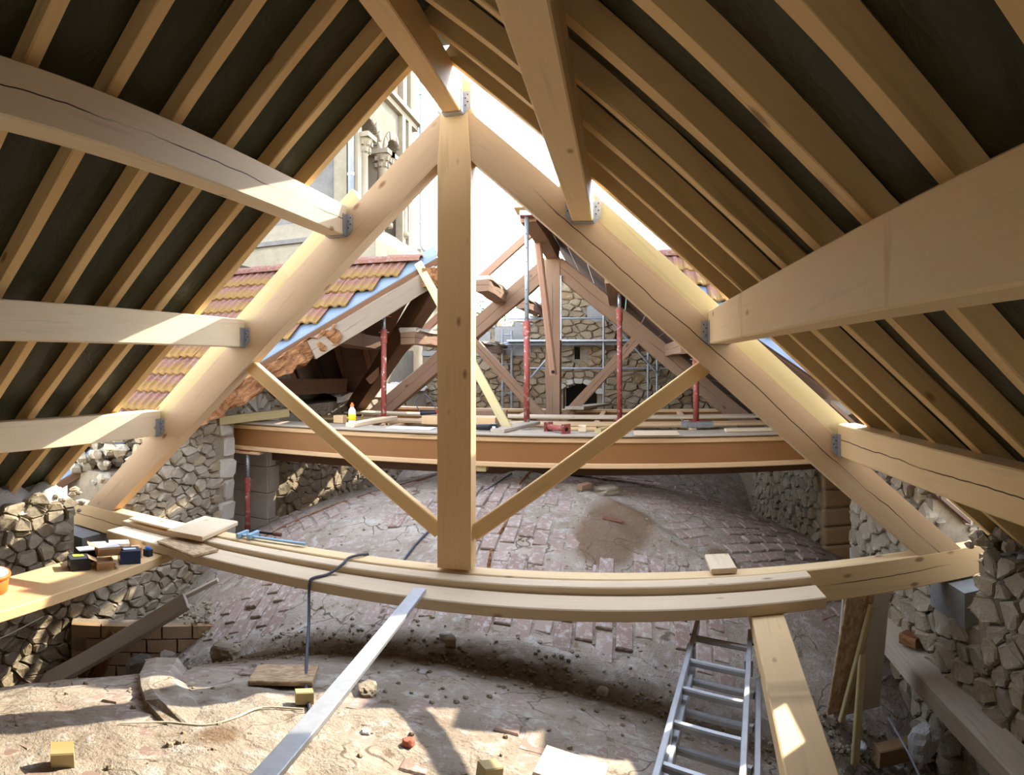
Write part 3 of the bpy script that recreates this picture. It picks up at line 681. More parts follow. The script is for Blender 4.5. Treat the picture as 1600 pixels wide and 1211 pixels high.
# bar clamp on the tie
t = thing('bar_clamp', 'blue grey bar clamp lying on the tie beam', 'clamp', (-1.5, 0.06, -1.207))
beam('bar', (-1.50, 0.05, -1.185), (-1.02, 0.095, -1.185), 0.028, 0.012, 'clampblue', t, ch=0.002)
MB().box((-1.50, 0.07, -1.185), (0.022, 0.13, 0.03)).build('fixed_jaw', 'clampblue', t)
MB().box((-1.42, 0.085, -1.18), (0.030, 0.13, 0.03)).build('sliding_jaw', 'clampblue', t)
MB().tube([(-1.42, 0.14, -1.175), (-1.27, 0.15, -1.172)], 0.008, 8).build('screw', 'dark', t); MB().tube([(-1.30, 0.149, -1.172), (-1.24, 0.152, -1.171)], 0.014, 8).build('handle', 'old_dark', t)

# ladder lying over the vault
t = thing('ladder', 'aluminium two section extension ladder lying beside the timber joist', 'ladder', (1.3, -0.8, -1.45))
LF, RF = Vector((1.371, -0.031, -1.452)), Vector((1.633, -0.198, -1.452))
D = Vector((-0.300, -1.29, 0.030)).normalized(); Wd = (RF - LF)
for k, P0 in enumerate((LF, RF)):
    beam('rail', P0, P0 + D * 1.95, 0.026, 0.052, 'alu', t, ch=0.003)
    Q = P0 + D * 0.42 + Vector((0.02 + 0.03 * k, 0.0, -0.062))
    beam('rail', Q, Q + D * 1.6, 0.026, 0.052, 'alu', t, ch=0.003)
    br = MB(); fr, _ = frame(P0 + D * 0.32, P0 + D * 0.40); br.box((0, 0, 0), (0.07, 0.04, 0.075)); br.build('bracket', 'galv', t, fr @ Matrix.Translation((0, 0, -0.02)))
    MB().tube([P0 + D * 0.11 + Vector((-0.03 if k == 0 else 0.03, 0, -0.01)), P0 + D * 0.11 + Vector((0, 0, -0.01))], 0.006, 6).build('pin', 'dark', t)
for i in range(7):
    A = LF + D * (0.18 + 0.27 * i); beam('rung', A, A + Wd, 0.030, 0.028, 'alu', t, up=(0, 0, 1), ch=0.006)
    if i > 0:
        A = LF + D * (0.25 + 0.27 * i) + Vector((0.03, 0, -0.064)); beam('rung', A, A + Wd, 0.030, 0.028, 'alu', t, ch=0.006)

# cartons, bucket on the scaffold board
ZB = -1.312
def carton(label, x, y, rz, sx, sy, sz, mat, top=None, labels=(), open_=False, z=ZB):
    t = thing('carton', label, 'carton', (x, y, z), 'cartons on the left board', R(rz)); B = t.matrix_basis
    mb = MB(); th = 0.003
    if open_:
        for c, d in (((0, 0, th), (sx, sy, th)), ((-sx / 2, 0, sz / 2), (th, sy, sz)), ((sx / 2, 0, sz / 2), (th, sy, sz)), ((0, -sy / 2, sz / 2), (sx, th, sz)), ((0, sy / 2, sz / 2), (sx, th, sz))): mb.box(c, d)
    else: mb.box((0, 0, sz / 2), (sx, sy, sz))
    mb.build('body', mat, t, B)
    if top:
        MB().box((0, 0, sz + 0.001), (sx * 0.99, sy * 0.99, 0.003)).build('lid', top, t, B)
    if open_:
        for k, (c, d, a, ax) in enumerate((((-sx / 2 - 0.025, 0, sz + 0.012), (0.06, sy, th), 25, 'Y'), ((sx / 2 + 0.02, 0, sz - 0.02), (0.06, sy, th), 50, 'Y'), ((0, -sy / 2 - 0.02, sz - 0.02), (sx * 0.95, 0.06, th), -50, 'X'))):
            MB().box((0, 0, 0), d).build('flap', mat, t, B @ Matrix.Translation(c) @ Matrix.Rotation(R(a), 4, ax))
    for c, d, m2 in labels: MB().box(c, d).build('printed_label', m2, t, B)
    return t
carton('black carton with lime green print, closest to the orange tub', -2.08, -0.90, 62, 0.13, 0.105, 0.075, 'black', None, [((0.0, 0.02, 0.0765), (0.07, 0.045, 0.002), 'limegreen'), ((0.066, 0.0, 0.045), (0.002, 0.06, 0.035), 'limegreen')])
carton('open brown carton with folded flaps in front of the cartons', -1.98, -0.775, 58, 0.105, 0.09, 0.055, 'card', None, (), True)
carton('navy carton with a white side label, nearest to the outer plank', -1.955, -0.575, 55, 0.135, 0.105, 0.085, 'navy', None, [((0.0685, 0.015, 0.045), (0.002, 0.05, 0.06), 'white'), ((0, 0, 0.0862), (0.09, 0.03, 0.002), 'white')])
carton('black carton with white lid behind the lime green one', -2.17, -0.76, 66, 0.12, 0.10, 0.075, 'black', 'white')
o = carton('white and brown carton tipped on its neighbours with flaps up', -2.045, -0.685, 62, 0.15, 0.095, 0.055, 'card', 'white', [((0, -0.0485, 0.028), (0.13, 0.002, 0.03), 'navy')], True, ZB + 0.055)
carton('flat white carton at the back touching the wall side', -2.235, -0.60, 60, 0.13, 0.11, 0.06, 'white', 'white')
carton('low white carton farthest back beside the padstone', -2.17, -0.46, 50, 0.14, 0.09, 0.062, 'white', 'white', [((0.0, -0.046, 0.03), (0.05, 0.002, 0.03), 'navy')])
carton('small brown carton with white label between navy carton and blue cap', -1.99, -0.47, 58, 0.06, 0.07, 0.07, 'card', None, [((0.031, 0.0, 0.04), (0.002, 0.04, 0.04), 'white')])
t = thing('tape_measure', 'small black and blue tape measure beside the outer plank', 'tape measure', (-1.955, -0.395, ZB))
MB().box((-1.955, -0.395, ZB + 0.022), (0.055, 0.04, 0.044)).build('case', 'black', t); MB().lathe((-1.955, -0.395, ZB + 0.044), [(0.022, 0), (0.022, 0.012), (0.015, 0.018)], 14).build('cap', 'bluep', t)
t = thing('tub', 'round orange plastic tub with white lid on the left board', 'tub', (-2.09, -1.56, ZB))
MB().lathe((-2.09, -1.56, ZB), [(0.098, 0), (0.105, 0.004), (0.115, 0.10)], 28).build('body', 'orange', t, smooth=True)
MB().lathe((-2.09, -1.56, ZB + 0.10), [(0.122, -0.012), (0.124, 0), (0.122, 0.006), (0.112, 0.006)], 28).build('rim', 'orange', t, smooth=True)
MB().lathe((-2.09, -1.56, ZB + 0.103), [(0.110, 0), (0.110, 0.004)], 28).build('lid', 'white', t)

# cable over the planks and down to the vault
pts = [(-0.10, 2.45), (-0.25, 2.0), (-0.42, 1.45), (-0.55, 0.9), (-0.62, 0.35)]
P = [(x, y, vz(x, y) + 0.012) for x, y in pts] + [(-0.60, 0.16, -1.24), (-0.60, 0.10, -1.198), (-0.66, 0.0, -1.196), (-0.66, -0.10, -1.208), (-0.70, -0.20, -1.240), (-0.745, -0.30, -1.240), (-0.755, -0.332, -1.255), (-0.75, -0.35, -1.32), (-0.68, -0.48, -1.42), (-0.56, -0.72, -1.47), (-0.42, -0.98, -1.47), (-0.36, -1.08, vz(-0.36, -1.08) + 0.01), (-0.27, -1.22, vz(-0.27, -1.22) + 0.01), (-0.20, -1.36, vz(-0.20, -1.36) + 0.01), (-0.19, -1.55, vz(-0.19, -1.55) + 0.01), (-0.15, -1.9, vz(-0.15, -1.9) + 0.01)]
def smooth_path(P, n=5):
    P = [Vector(p) for p in P]; out = []
    for i in range(len(P) - 1):
        a, b, c, d = P[max(i - 1, 0)], P[i], P[i + 1], P[min(i + 2, len(P) - 1)]
        for k in range(n):
            t = k / n; out.append(0.5 * ((2 * b) + (c - a) * t + (2 * a - 5 * b + 4 * c - d) * t * t + (3 * b - a - 3 * c + d) * t ** 3))
    return out + [P[-1]]
o = MB().tube(smooth_path(P), 0.0085, 8).build('cable', 'cable', smooth=True); tag(o, 'dark grey electric cable hanging over the planks onto the vault', 'cable')
P = [(-0.82, -1.75), (-0.70, -1.62), (-0.55, -1.55), (-0.48, -1.45), (-0.45, -1.30), (-0.30, -1.22)]
o = MB().tube(smooth_path([(x, y, vz(x, y) + 0.008) for x, y in P]), 0.004, 6).build('string', 'rope'); tag(o, 'pale string lying on the near vault beside the straightedge', 'string')
o = MB().tube(smooth_path([(-2.86, -1.9, -1.98), (-2.84, -1.2, -2.02), (-2.83, -0.62, -1.93)]), 0.004, 6).build('string', 'rope'); tag(o, 'pale string stretched along the foot of the left wall', 'string')

# offcuts on the near vault
def offcut(name, label, cat, x, y, rz, d, mat, tilt=0.0, group=None, lift=0.0):
    h = 0.1; nx, ny = -(vz0(x + h, y) - vz0(x - h, y)) / (2 * h), -(vz0(x, y + h) - vz0(x, y - h)) / (2 * h)
    q = Vector((0, 0, 1)).rotation_difference(Vector((nx, ny, 1)).normalized()).to_matrix().to_4x4()
    m = Matrix.Translation((x, y, vz(x, y) + lift)) @ q @ Matrix.Rotation(R(rz), 4, 'Z') @ Matrix.Rotation(R(tilt), 4, 'X')
    L, wd, ht = d
    o = beam(name, (-L / 2, 0, 0.004), (L / 2, 0, 0.004), wd, ht, mat, ref=-1, ch=min(0.004, ht / 4)); o.matrix_basis = m @ o.matrix_basis
    return tag(o, label, cat, group)
offcut('board', 'square particle board offcut on the vault beside the hanging cable', 'board', -0.57, -0.92, 20, (0.30, 0.22, 0.020), 'osb', 6, lift=0.02)
offcut('board', 'pale square board on the near vault between cube and ladder', 'board', 0.77, -1.23, -8, (0.24, 0.20, 0.016), 'plank', 4, lift=0.012)
offcut('wood_block', 'small yellow wood block beside the straightedge', 'wood block', -0.335, -1.15, 35, (0.075, 0.055, 0.05), 'yellow')
offcut('wood_block', 'yellow cube of timber on the near vault at the lower middle', 'wood block', 0.50, -1.38, 40, (0.07, 0.06, 0.055), 'yellow')
offcut('wood_block', 'orange brown wood offcut on the near vault at the lower left corner', 'wood block', -0.74, -2.10, 50, (0.08, 0.06, 0.06), 'yellow', 20)
offcut('wood_block', 'small brown wood block in the earth between the two vaults', 'wood block', 0.0, -0.08, 15, (0.06, 0.05, 0.04), 'grey')

offcut('brick_fragment', 'long orange brick fragment on the earth patch of the far vault', 'brick fragment', 0.88, 1.50, -5, (0.16, 0.05, 0.03), 'tile')
offcut('wood_block', 'brown wood chip lying on the far vault below the earth patch', 'wood block', 1.30, 0.78, 65, (0.14, 0.05, 0.04), 'pole')
offcut('wood_block', 'short brown timber end near the crown of the far vault', 'wood block', 0.62, 2.05, 55, (0.14, 0.06, 0.05), 'old')
def rock(name, label, x, y, z, r, mat, seed, parent=None, sq=(1, 1, 0.7)):
    import bmesh
    bm = bmesh.new(); bmesh.ops.create_icosphere(bm, subdivisions=3, radius=1)
    for v in bm.verts:
        k = 1 + 0.28 * noise.fractal(v.co * 1.3 + Vector((seed, 0, 0)), 0.8, 2, 3)
        c = v.co * k; v.co = Vector((max(-0.85, min(0.85, c.x)) * sq[0], max(-0.85, min(0.85, c.y)) * sq[1], max(-0.8, min(0.8, c.z)) * sq[2])) * r
    me = bpy.data.meshes.new(name); bm.to_mesh(me); bm.free(); o = link(name, me, mat, parent, Matrix.Translation((x, y, z)) @ Matrix.Rotation(seed, 4, 'Z'))
    a = me.attributes.new('tone', 'FLOAT', 'POINT'); a.data.foreach_set('value', [0.5] * len(me.vertices))
    if label: tag(o, label, 'stone')
    return o
rock('stone', 'flat grey stone on the near vault right of the straightedge', -0.15, -0.90, vz(-0.15, -0.9) + 0.02, 0.06, 'stone', 2, sq=(1.2, 0.8, 0.45))
tag(rock('brick_fragment', 'red brick fragment lying on the dusty near vault', 0.18, -1.29, vz(0.18, -1.29) + 0.008, 0.026, 'brickred', 3.1), 'red brick fragment lying on the dusty near vault', 'brick fragment')
rock('stone', 'round pale pebble on the vault right of the straightedge', 0.0, -1.27, vz(0, -1.27) + 0.01, 0.022, 'lime', 5)
rock('stone', 'pale flat stone near the crown of the far vault', 0.82, 2.15, vz(0.82, 2.15) + 0.03, 0.13, 'stone', 7, sq=(1.1, 0.8, 0.4))
rock('stone', 'dark round mortar lump on the far vault left of the strut', -0.95, 1.95, vz(-0.95, 1.95) + 0.02, 0.085, 'debris', 9, sq=(1, 1, 0.6))
rock('stone', 'pale grey squared stone block in the left pit before the low brick wall', -2.10, -0.32, -2.15, 0.105, 'concrete', 1.2, sq=(1, 0.9, 0.9))
rock('stone', 'white lime lump on the end of the mortar ridge', -1.75, -0.42, vz(-1.75, -0.42) + 0.10, 0.06, 'lime', 4)
rock('stone', 'brown squared stone standing at the edge of the left pit', -1.52, -0.10, vz(-1.52, -0.10) + 0.05, 0.095, 'stone', 0.5, sq=(1.25, 0.9, 0.8))
for x, y, r, l in ((0.31, -0.12, 0.03, 'tiny white lime chip in the valley left of middle'), (-0.05, 0.02, 0.04, 'white lime lump in the valley behind the straightedge'), (0.85, -0.22, 0.035, 'white stone chip in the earth valley nearest the ladder')):
    rock('stone', l, x, y, vz(x, y) + 0.01, r, 'lime', x * 9)

# left pit: brick panel, plank, props
t = thing('brick_parapet', 'low wall of brown bricks closing the left pit', 'brick wall', (-2.33, 0.07, -2.75))
PA, PB = Vector((-2.80, -0.37, 0)), Vector((-1.86, 0.51, 0)); PM, PL = frame(PA, PB)
MB().box((PL / 2, 0.06, -2.40), (PL, 0.10, 0.72)).build('backing', 'joint', t, PM)
rr = random.Random(12)
for j in range(7):
    for i in range(6):
        x = i * 0.235 - 0.117 * (j % 2); z = -2.70 + j * 0.103
        if x < -0.01 or x + 0.22 > PL: continue
        MB().box((x + 0.115, 0.006 + rr.uniform(-0.006, 0.006), z), (0.222, 0.06, 0.092), tone=rr.random()).build('brick', 'brown_stone', t, PM, tone=True)
o = beam('plank', (-1.93, -0.02, -1.72), (-2.86, -0.62, -2.46), 0.12, 0.05, 'silver', ref=0, up=(0.4, -0.5, 0.75)); tag(o, 'weathered grey plank leaning from the left wall foot over the pit', 'plank')
o = beam('board', (-2.62, -0.30, -2.45), (-2.52, -0.18, -2.08), 0.02, 0.14, 'rot', up=(1, 0, 0)); tag(o, 'broken reddish board standing in the left pit below the grey plank', 'board')
o = beam('pole', (-1.98, 0.42, -1.70), (-2.42, 0.2, -1.98), 0.05, 0.03, 'grey'); tag(o, 'thin grey lath on the slope behind the grey plank', 'lath')
rr = random.Random(2)
mb = MB()
for k in range(160): pebble(mb, (rr.uniform(-2.5, -1.75), rr.uniform(0.25, 0.6), vz(-2.1, 0.4) + rr.uniform(-0.05, 0.1)), rr.uniform(0.012, 0.035), rr, rr.random())
o = mb.build('rubble', 'stone', tone=True); o['kind'] = 'stuff'; tag(o, 'small rubble filling behind the low brick wall', 'rubble')
# right pit
for k, (a, b, wd, th, mat, l) in enumerate((((2.42, 0.26, -2.24), (2.46, 0.17, -1.42), 0.34, 0.022, 'silver', 'wide grey brown board leaning against the tie beam in the right pit'),
        ((2.30, 0.22, -2.20), (2.40, 0.13, -1.43), 0.20, 0.020, 'osb', 'brown board leaning in front of the wide one in the right pit'),
        ((2.28, 0.16, -2.22), (2.45, 0.08, -1.50), 0.035, 0.035, 'yellow', 'narrow brown batten leaning along the boards in the right pit'),
        ((2.30, -0.02, -2.38), (2.40, 0.10, -1.80), 0.05, 0.03, 'yellow', 'short yellow batten leaning lowest in front of the right pit boards'))):
    o = beam('board', a, b, wd, th, mat, up=(0.1, -1, 0)); tag(o, l, 'board', 'boards leaning in the right pit')
o = beam('ledger_beam', (2.90, 0.95, -2.05), (2.84, -2.2, -2.17), 0.19, 0.13, 'grey', jit=0.006, segs=8); tag(o, 'dusty old beam lying along the foot of the right wall', 'beam')
rock('stone', 'white chipped stone block propping the dusty beam', 2.70, -0.12, -2.30, 0.11, 'lime', 3.3, sq=(0.9, 0.8, 1.1))
o = beam('brick', (2.88, 0.52, -1.945), (2.94, 0.38, -1.945), 0.09, 0.07, 'rot'); tag(o, 'dark red brick lying on the dusty beam by the right wall', 'brick')
o = beam('brick', (2.42, -0.06, -2.34), (2.66, -0.05, -2.36), 0.10, 0.10, 'brown_stone'); tag(o, 'brown brick half buried at the edge of the right pit', 'brick')
rr = random.Random(6)
for k in range(40):
    x, y = rr.uniform(2.30, 2.80), rr.uniform(-0.55, 0.12); r = rr.uniform(0.02, 0.055)
    lim = rr.random() < 0.45
    o = rock('rubble_stone', None, x, y, vz(x, y) + 0.02 + rr.uniform(0, 0.05), r, 'lime' if lim else 'stone', rr.uniform(0, 6), sq=(1.1, 0.85, 0.7))
    tag(o, ('whitish lime chunk' if lim else 'beige stone chunk') + ' in the heap of rubble filling the right pit', 'stone', ('white' if lim else 'beige') + ' rubble chunks in the right pit')
mb = MB()
for k in range(500): x, y = rr.uniform(2.1, 2.9), rr.uniform(-0.8, 0.3); pebble(mb, (x, y, vz(x, y) + 0.015), rr.uniform(0.008, 0.025), rr, rr.random())
o = mb.build('gravel', 'stone', tone=True); o['kind'] = 'stuff'; tag(o, 'fine rubble spread under the chunks in the right pit', 'gravel')
o = MB().tube(smooth_path([(2.55, 0.05, -2.2), (2.56, -0.2, -2.27), (2.52, -0.5, -2.28), (2.5, -0.8, -2.2)]), 0.006, 6).build('wire', 'galv'); tag(o, 'bent grey wire lying on the rubble of the right pit', 'wire')

# ------------------------------------------------------------------ timber I-joists carrying the props of the old roof
def ijoist(label, y, x0, x1, zt, h=0.27):
    t = thing('i_joist', label, 'joist', ((x0 + x1) / 2, y, zt - h), 'timber I joists under the old truss')
    beam('upper_flange', (x0, y, zt - 0.022), (x1, y, zt - 0.022), 0.12, 0.044, 'lvl', t)
    beam('lower_flange', (x0, y, zt - h + 0.022), (x1, y, zt - h + 0.022), 0.12, 0.044, 'lvl', t)
    beam('web', (x0, y, zt - h / 2), (x1, y, zt - h / 2), 0.07, h - 0.088, 'hard', t, ch=0.001)
ijoist('front brown I joist spanning the vault before the old truss', 2.08, -3.25, 3.35, -0.672)
ijoist('second brown I joist half hidden behind the props', 2.62, -3.3, 3.3, -0.672)
ijoist('farther brown I joist below the gable wall', 5.75, -2.85, 2.95, -0.700)
o = beam('deck_board', (-2.85, 2.16, -0.650), (2.95, 2.16, -0.650), 0.34, 0.022, 'grey', ref=0); tag(o, 'grey plywood deck strip on the front I joist', 'board', 'deck boards on the I joists')
o = beam('deck_board', (-2.7, 3.55, -0.70), (2.8, 3.55, -0.70), 0.30, 0.03, 'lvl', ref=0); tag(o, 'plank deck strip in the second row behind the red props', 'board', 'deck boards on the I joists')
o = beam('deck_board', (-2.7, 4.35, -0.69), (2.8, 4.35, -0.69), 0.30, 0.03, 'plank', ref=0); tag(o, 'grey plank deck strip in the third row before the old truss', 'board', 'deck boards on the I joists')
o = beam('old_tie_beam', (-2.9, 2.72, -1.05), (3.0, 2.72, -1.02), 0.18, 0.16, 'old_dark'); tag(o, 'dark old tie timber just under the front I joist', 'beam')
for k in range(5):
    o = beam('joist', (-1.6 + 1.1 * k, 2.3, -0.745), (-1.5 + 1.1 * k, 5.7, -0.745), 0.07, 0.055, 'lvl'); tag(o, '%s slim joist from the left of those bridging the I joists' % ('first', 'second', 'third', 'fourth', 'fifth')[k], 'joist', 'bridging joists under the deck')
o = beam('wood_block', (-0.31, 2.05, -0.965), (-0.31, 2.15, -0.965), 0.09, 0.055, 'yellow'); tag(o, 'yellow wedge block between vault crown and I joist', 'wood block')
# old truss
old = thing('old_truss', 'old brown oak truss with king post standing behind the I joist', 'roof truss', (0, 5.26, -0.95))
beam('king_post', (0.0, 5.26, -0.95), (0.0, 5.26, 1.46), 0.23, 0.20, 'old', old, up=(1, 0, 0), segs=6, jit=0.008)
for s in (-1, 1):
    beam('principal_rafter', (s * 0.05, 5.26, 1.36), (s * 3.0, 5.26, -1.10), 0.20, 0.24, 'old', old, segs=8, jit=0.01, seed=s + 3)
    beam('strut', (s * 0.08, 5.22, -0.86), (s * 1.15, 5.22, 0.30), 0.12, 0.13, 'old', old, segs=4, jit=0.006, seed=s + 7)
MB().box((0.115, 5.14, 0.75), (0.02, 0.03, 0.9)).build('iron_strap', 'galv', old)
t = thing('old_ridge_beam', 'old ridge beam with pale end block resting on a prop', 'ridge beam', (0, 3.9, 1.45))
beam('timber', (0.0, 2.86, 1.53), (0.0, 5.3, 1.53), 0.17, 0.19, 'old', t, segs=5, jit=0.01)
beam('end_block', (-0.02, 2.62, 1.62), (-0.02, 2.86, 1.60), 0.19, 0.19, 'fir', t)
MB().box((0.0, 2.75, 1.49), (0.12, 0.14, 0.05)).build('wedge', 'galv', t)
# steel props
def prop(label, x, y, z0, z1, inner=0.0, tilt=(0, 0)):
    t = thing('steel_prop', label, 'steel prop', (x, y, z0), 'adjustable steel props')
    L = z1 - z0; f = lambda z: (x + tilt[0] * (z - z0), y + tilt[1] * (z - z0), z); zs = z0 + L * (1 - inner)
    MB().tube([f(z0), f(zs)], 0.030, 12).build('outer_tube', 'redsteel', t, smooth=True)
    if inner > 0.02:
        MB().tube([f(zs), f(z1)], 0.023, 12).build('inner_tube', 'galv', t, smooth=True)
        MB().tube([f(zs - 0.12), f(zs + 0.03)], 0.038, 12).build('collar', 'redsteel', t)
        MB().tube([(f(zs)[0] - 0.06, f(zs)[1], zs), (f(zs)[0] + 0.06, f(zs)[1], zs)], 0.007, 6).build('pin', 'galv', t)
        hb = MB()
        for k in range(7): z = zs + 0.06 + (z1 - zs - 0.1) * k / 7; hb.tube([(f(z)[0], f(z)[1] - 0.0245, z), (f(z)[0], f(z)[1] - 0.0235, z)], 0.006, 6)
        q = hb.build('pin_holes', 'dark', t); q['kind'] = 'stuff'
    MB().box((x, y, z0 + 0.004), (0.13, 0.13, 0.008)).build('base_plate', 'redsteel', t); MB().box((*f(z1)[:2], z1 - 0.004), (0.13, 0.13, 0.008)).build('head_plate', 'redsteel', t)
prop('tall steel prop, grey above and red below, under the pale ridge end', 0.0, 2.76, -0.62, 1.47, 0.52)
prop('red steel prop right of the arched opening', 0.93, 3.72, -0.67, 0.80, 0.14)
prop('short red steel prop standing on a stone slab on the right', 1.70, 2.76, -0.60, 0.08, 0.08)
prop('red steel prop left of the king post beside the yellow bottle', -1.58, 2.86, -0.60, 0.50, 0.16)
prop('red steel prop standing below the left end of the front I joist', -2.82, 2.06, -1.86, -0.945, 0.35, (-0.0, 0.0))
prop('leaning red steel prop nearest the wall quoins under the I joist', -3.10, 1.99, -1.95, -0.945, 0.35, (0.06, 0.0))
t = thing('hinged_prop', 'reddish brown square prop hanging from the old ridge beam', 'prop', (0.05, 4.1, -0.15))
beam('tube', (-0.06, 4.0, 1.50), (0.13, 4.05, -0.16), 0.085, 0.085, 'pole', t, up=(0, 1, 0), ch=0.02)
MB().tube([(0.13, 3.99, -0.12), (0.13, 4.11, -0.12)], 0.02, 10).build('pivot', 'dark', t)
o = beam('old_rafter', (-2.25, 4.0, -0.25), (-0.06, 4.0, 1.62), 0.07, 0.09, 'pole'); tag(o, 'thin brown rafter left alone against the sky', 'rafter')
o = beam('timber_prop', (-0.10, 2.27, -0.63), (-1.20, 2.92, 1.06), 0.085, 0.06, 'yellow', up=(0, -1, 0.3)); tag(o, 'yellow timber leaning from the deck to the old valley rafter', 'timber')
# old purlin stubs with lime on top
for (a, b, l) in (((-0.72, 3.9, 0.93), (-0.74, 5.45, 0.90), 'old purlin stub resting high on the left old rafter'), ((-1.46, 3.3, 0.28), (-1.46, 5.6, 0.27), 'old purlin stub crossing low on the left old rafter'),
        ((-0.68, 6.6, 0.95), (-0.66, 8.52, 0.98), 'dark purlin end bedded high in the gable wall'), ((-1.38, 6.3, 0.22), (-1.36, 8.52, 0.24), 'dark purlin end bedded low in the gable wall')):
    t = thing('old_purlin', l, 'purlin', a, 'old purlin stubs'); beam('timber', a, b, 0.17, 0.15, 'old', t, segs=4, jit=0.01)
    A = Vector(a) + Vector((0, 0, 0.09)); B = Vector(b) + Vector((0, 0, 0.09)); beam('lime_crust', A, B, 0.20, 0.05, 'limewhite', t, segs=8, jit=0.015)
# old right slope: boarding seen from below, and tiles on top
t = thing('old_roof_slope', 'old right roof slope of dark boards behind the truss', 'roof', (1.6, 4.2, 0.4))
up = Vector((0.87, 0, 1)).normalized(); k = 0
for i in range(13):
    x0, x1 = 0.02 + 0.25 * i, 0.02 + 0.25 * (i + 1) - 0.012; zf = lambda x: 1.70 - 0.87 * x
    P = [(x0, zf(x0)), (x1, zf(x1)), (x1, zf(x1) + 0.03), (x0, zf(x0) + 0.03)]
    xm = (x0 + x1) / 2; cut = [(0, 2.15), (0.5, 2.02), (1.0, 1.75), (1.5, 1.25), (1.9, 0.85), (2.3, 0.36), (2.6, 0.24), (3.6, 0.20)]   # hidden front edge, shaped to shade the planks and right side
    yf = next(b0 + (b1 - b0) * (xm - a0) / (a1 - a0) for (a0, b0), (a1, b1) in zip(cut, cut[1:]) if a0 <= xm <= a1)
    prism('roof_board', P, yf, 8.9, 'boards', t)
beam('rafter', (0.02, 2.80, 1.72), (3.2, 2.80, 1.72 - 0.87 * 3.18), 0.08, 0.10, 'old_dark', t, up=up); beam('rafter', (0.02, 4.2, 1.72), (3.2, 4.2, 1.72 - 0.87 * 3.18), 0.08, 0.10, 'old_dark', t, up=up)
beam('old_purlin', (0.86, 2.75, 0.86), (0.86, 8.5, 0.86), 0.15, 0.15, 'old', t, segs=6, jit=0.01); beam('old_purlin', (1.62, 2.75, 0.16), (1.62, 8.5, 0.16), 0.15, 0.15, 'old', t, segs=6, jit=0.01)

# things on the deck
ZD = -0.638
t = thing('bottle', 'white plastic bottle with yellow label and orange cap on the deck', 'bottle', (-1.68, 2.25, ZD))
MB().lathe((-1.68, 2.25, ZD), [(0.036, 0), (0.038, 0.01), (0.038, 0.13), (0.034, 0.155), (0.018, 0.18), (0.016, 0.19)], 18).build('body', 'white', t, smooth=True)
MB().lathe((-1.68, 2.25, ZD), [(0.0388, 0.05), (0.0388, 0.115)], 18).build('printed_label', 'yellowp', t, smooth=True)
MB().lathe((-1.68, 2.25, ZD + 0.188), [(0.020, 0), (0.020, 0.02), (0.012, 0.026), (0.010, 0.04)], 14).build('cap', 'orange', t)
def onj(name, label, cat, a, b, wd, ht, mat, group=None): return tag(beam(name, a, b, wd, ht, mat, ref=-1), label, cat, group)
onj('wood_block', 'pale sole block under the left red prop', 'wood block', (-1.62, 2.07, ZD), (-1.50, 2.95, ZD), 0.10, 0.045, 'plank')
onj('wood_block', 'small orange brown wood block behind the yellow bottle', 'wood block', (-1.95, 2.42, ZD), (-1.84, 2.42, ZD), 0.10, 0.08, 'lvl')
onj('board', 'thin white board lying on the deck left of the king post', 'board', (-1.25, 2.18, ZD), (-0.80, 2.18, ZD), 0.22, 0.010, 'white')
onj('wood_block', 'grey sole plank under the tall prop', 'wood block', (-0.16, 2.05, ZD), (0.06, 2.86, ZD), 0.14, 0.035, 'grey')
onj('stone_slab', 'grey slab under the short red prop', 'slab', (1.55, 2.72, ZD - 0.01), (1.86, 2.70, ZD - 0.01), 0.20, 0.05, 'concrete')
onj('board', 'pale fibreboard sheet lying on the right part of the deck', 'board', (1.06, 2.10, ZD), (1.46, 2.10, ZD), 0.30, 0.006, 'plank')
onj('plank', 'pale plank lying at the right end of the deck', 'plank', (1.9, 2.18, ZD), (2.75, 2.16, ZD), 0.14, 0.025, 'plank')
onj('wood_block', 'small pale cube beside the lying jack', 'wood block', (0.56, 2.22, ZD), (0.63, 2.22, ZD), 0.07, 0.06, 'plank')
onj('wood_block', 'orange wood offcut beside the pale cube', 'wood block', (0.74, 2.10, ZD), (0.80, 2.28, ZD), 0.06, 0.04, 'yellow')
onj('board', 'orange batten lying on the deck behind the pale cube', 'board', (0.30, 2.34, ZD), (0.72, 2.32, ZD), 0.05, 0.03, 'lvl')
o = beam('plank', (0.32, 4.9, -0.62), (0.62, 8.3, -0.80), 0.26, 0.04, 'grey'); tag(o, 'grey plank bridging toward the dark arched opening', 'plank')
o = beam('timber', (-1.0, 3.5, -0.60), (-0.35, 3.55, -0.60), 0.16, 0.10, 'old'); tag(o, 'rough old timber offcut lying behind the black drill', 'timber')
onj('board', 'orange brown board stack left of the king post', 'board', (-1.15, 3.0, ZD - 0.03), (-0.35, 3.0, ZD - 0.03), 0.25, 0.09, 'lvl')
t = thing('screw_jack', 'red steel jack lying on the front I joist', 'jack', (0.35, 2.15, ZD))
MB().tube([(0.28, 2.25, ZD + 0.04), (0.46, 2.06, ZD + 0.04)], 0.026, 12).build('tube', 'redsteel', t, smooth=True)
m, _ = frame((0.28, 2.25, ZD + 0.04), (0.46, 2.06, ZD + 0.04))
for q in (0.0, 0.26): MB().box((q, 0, 0), (0.008, 0.10, 0.09)).build('end_plate', 'redsteel', t, m)
MB().tube([(0.268, 0, 0), (0.272, 0, 0)], 0.018, 10).build('socket', 'dark', t, m)
t = thing('drill', 'black cordless tool lying on the deck beside the yellow timber', 'power tool', (-0.30, 2.16, ZD))
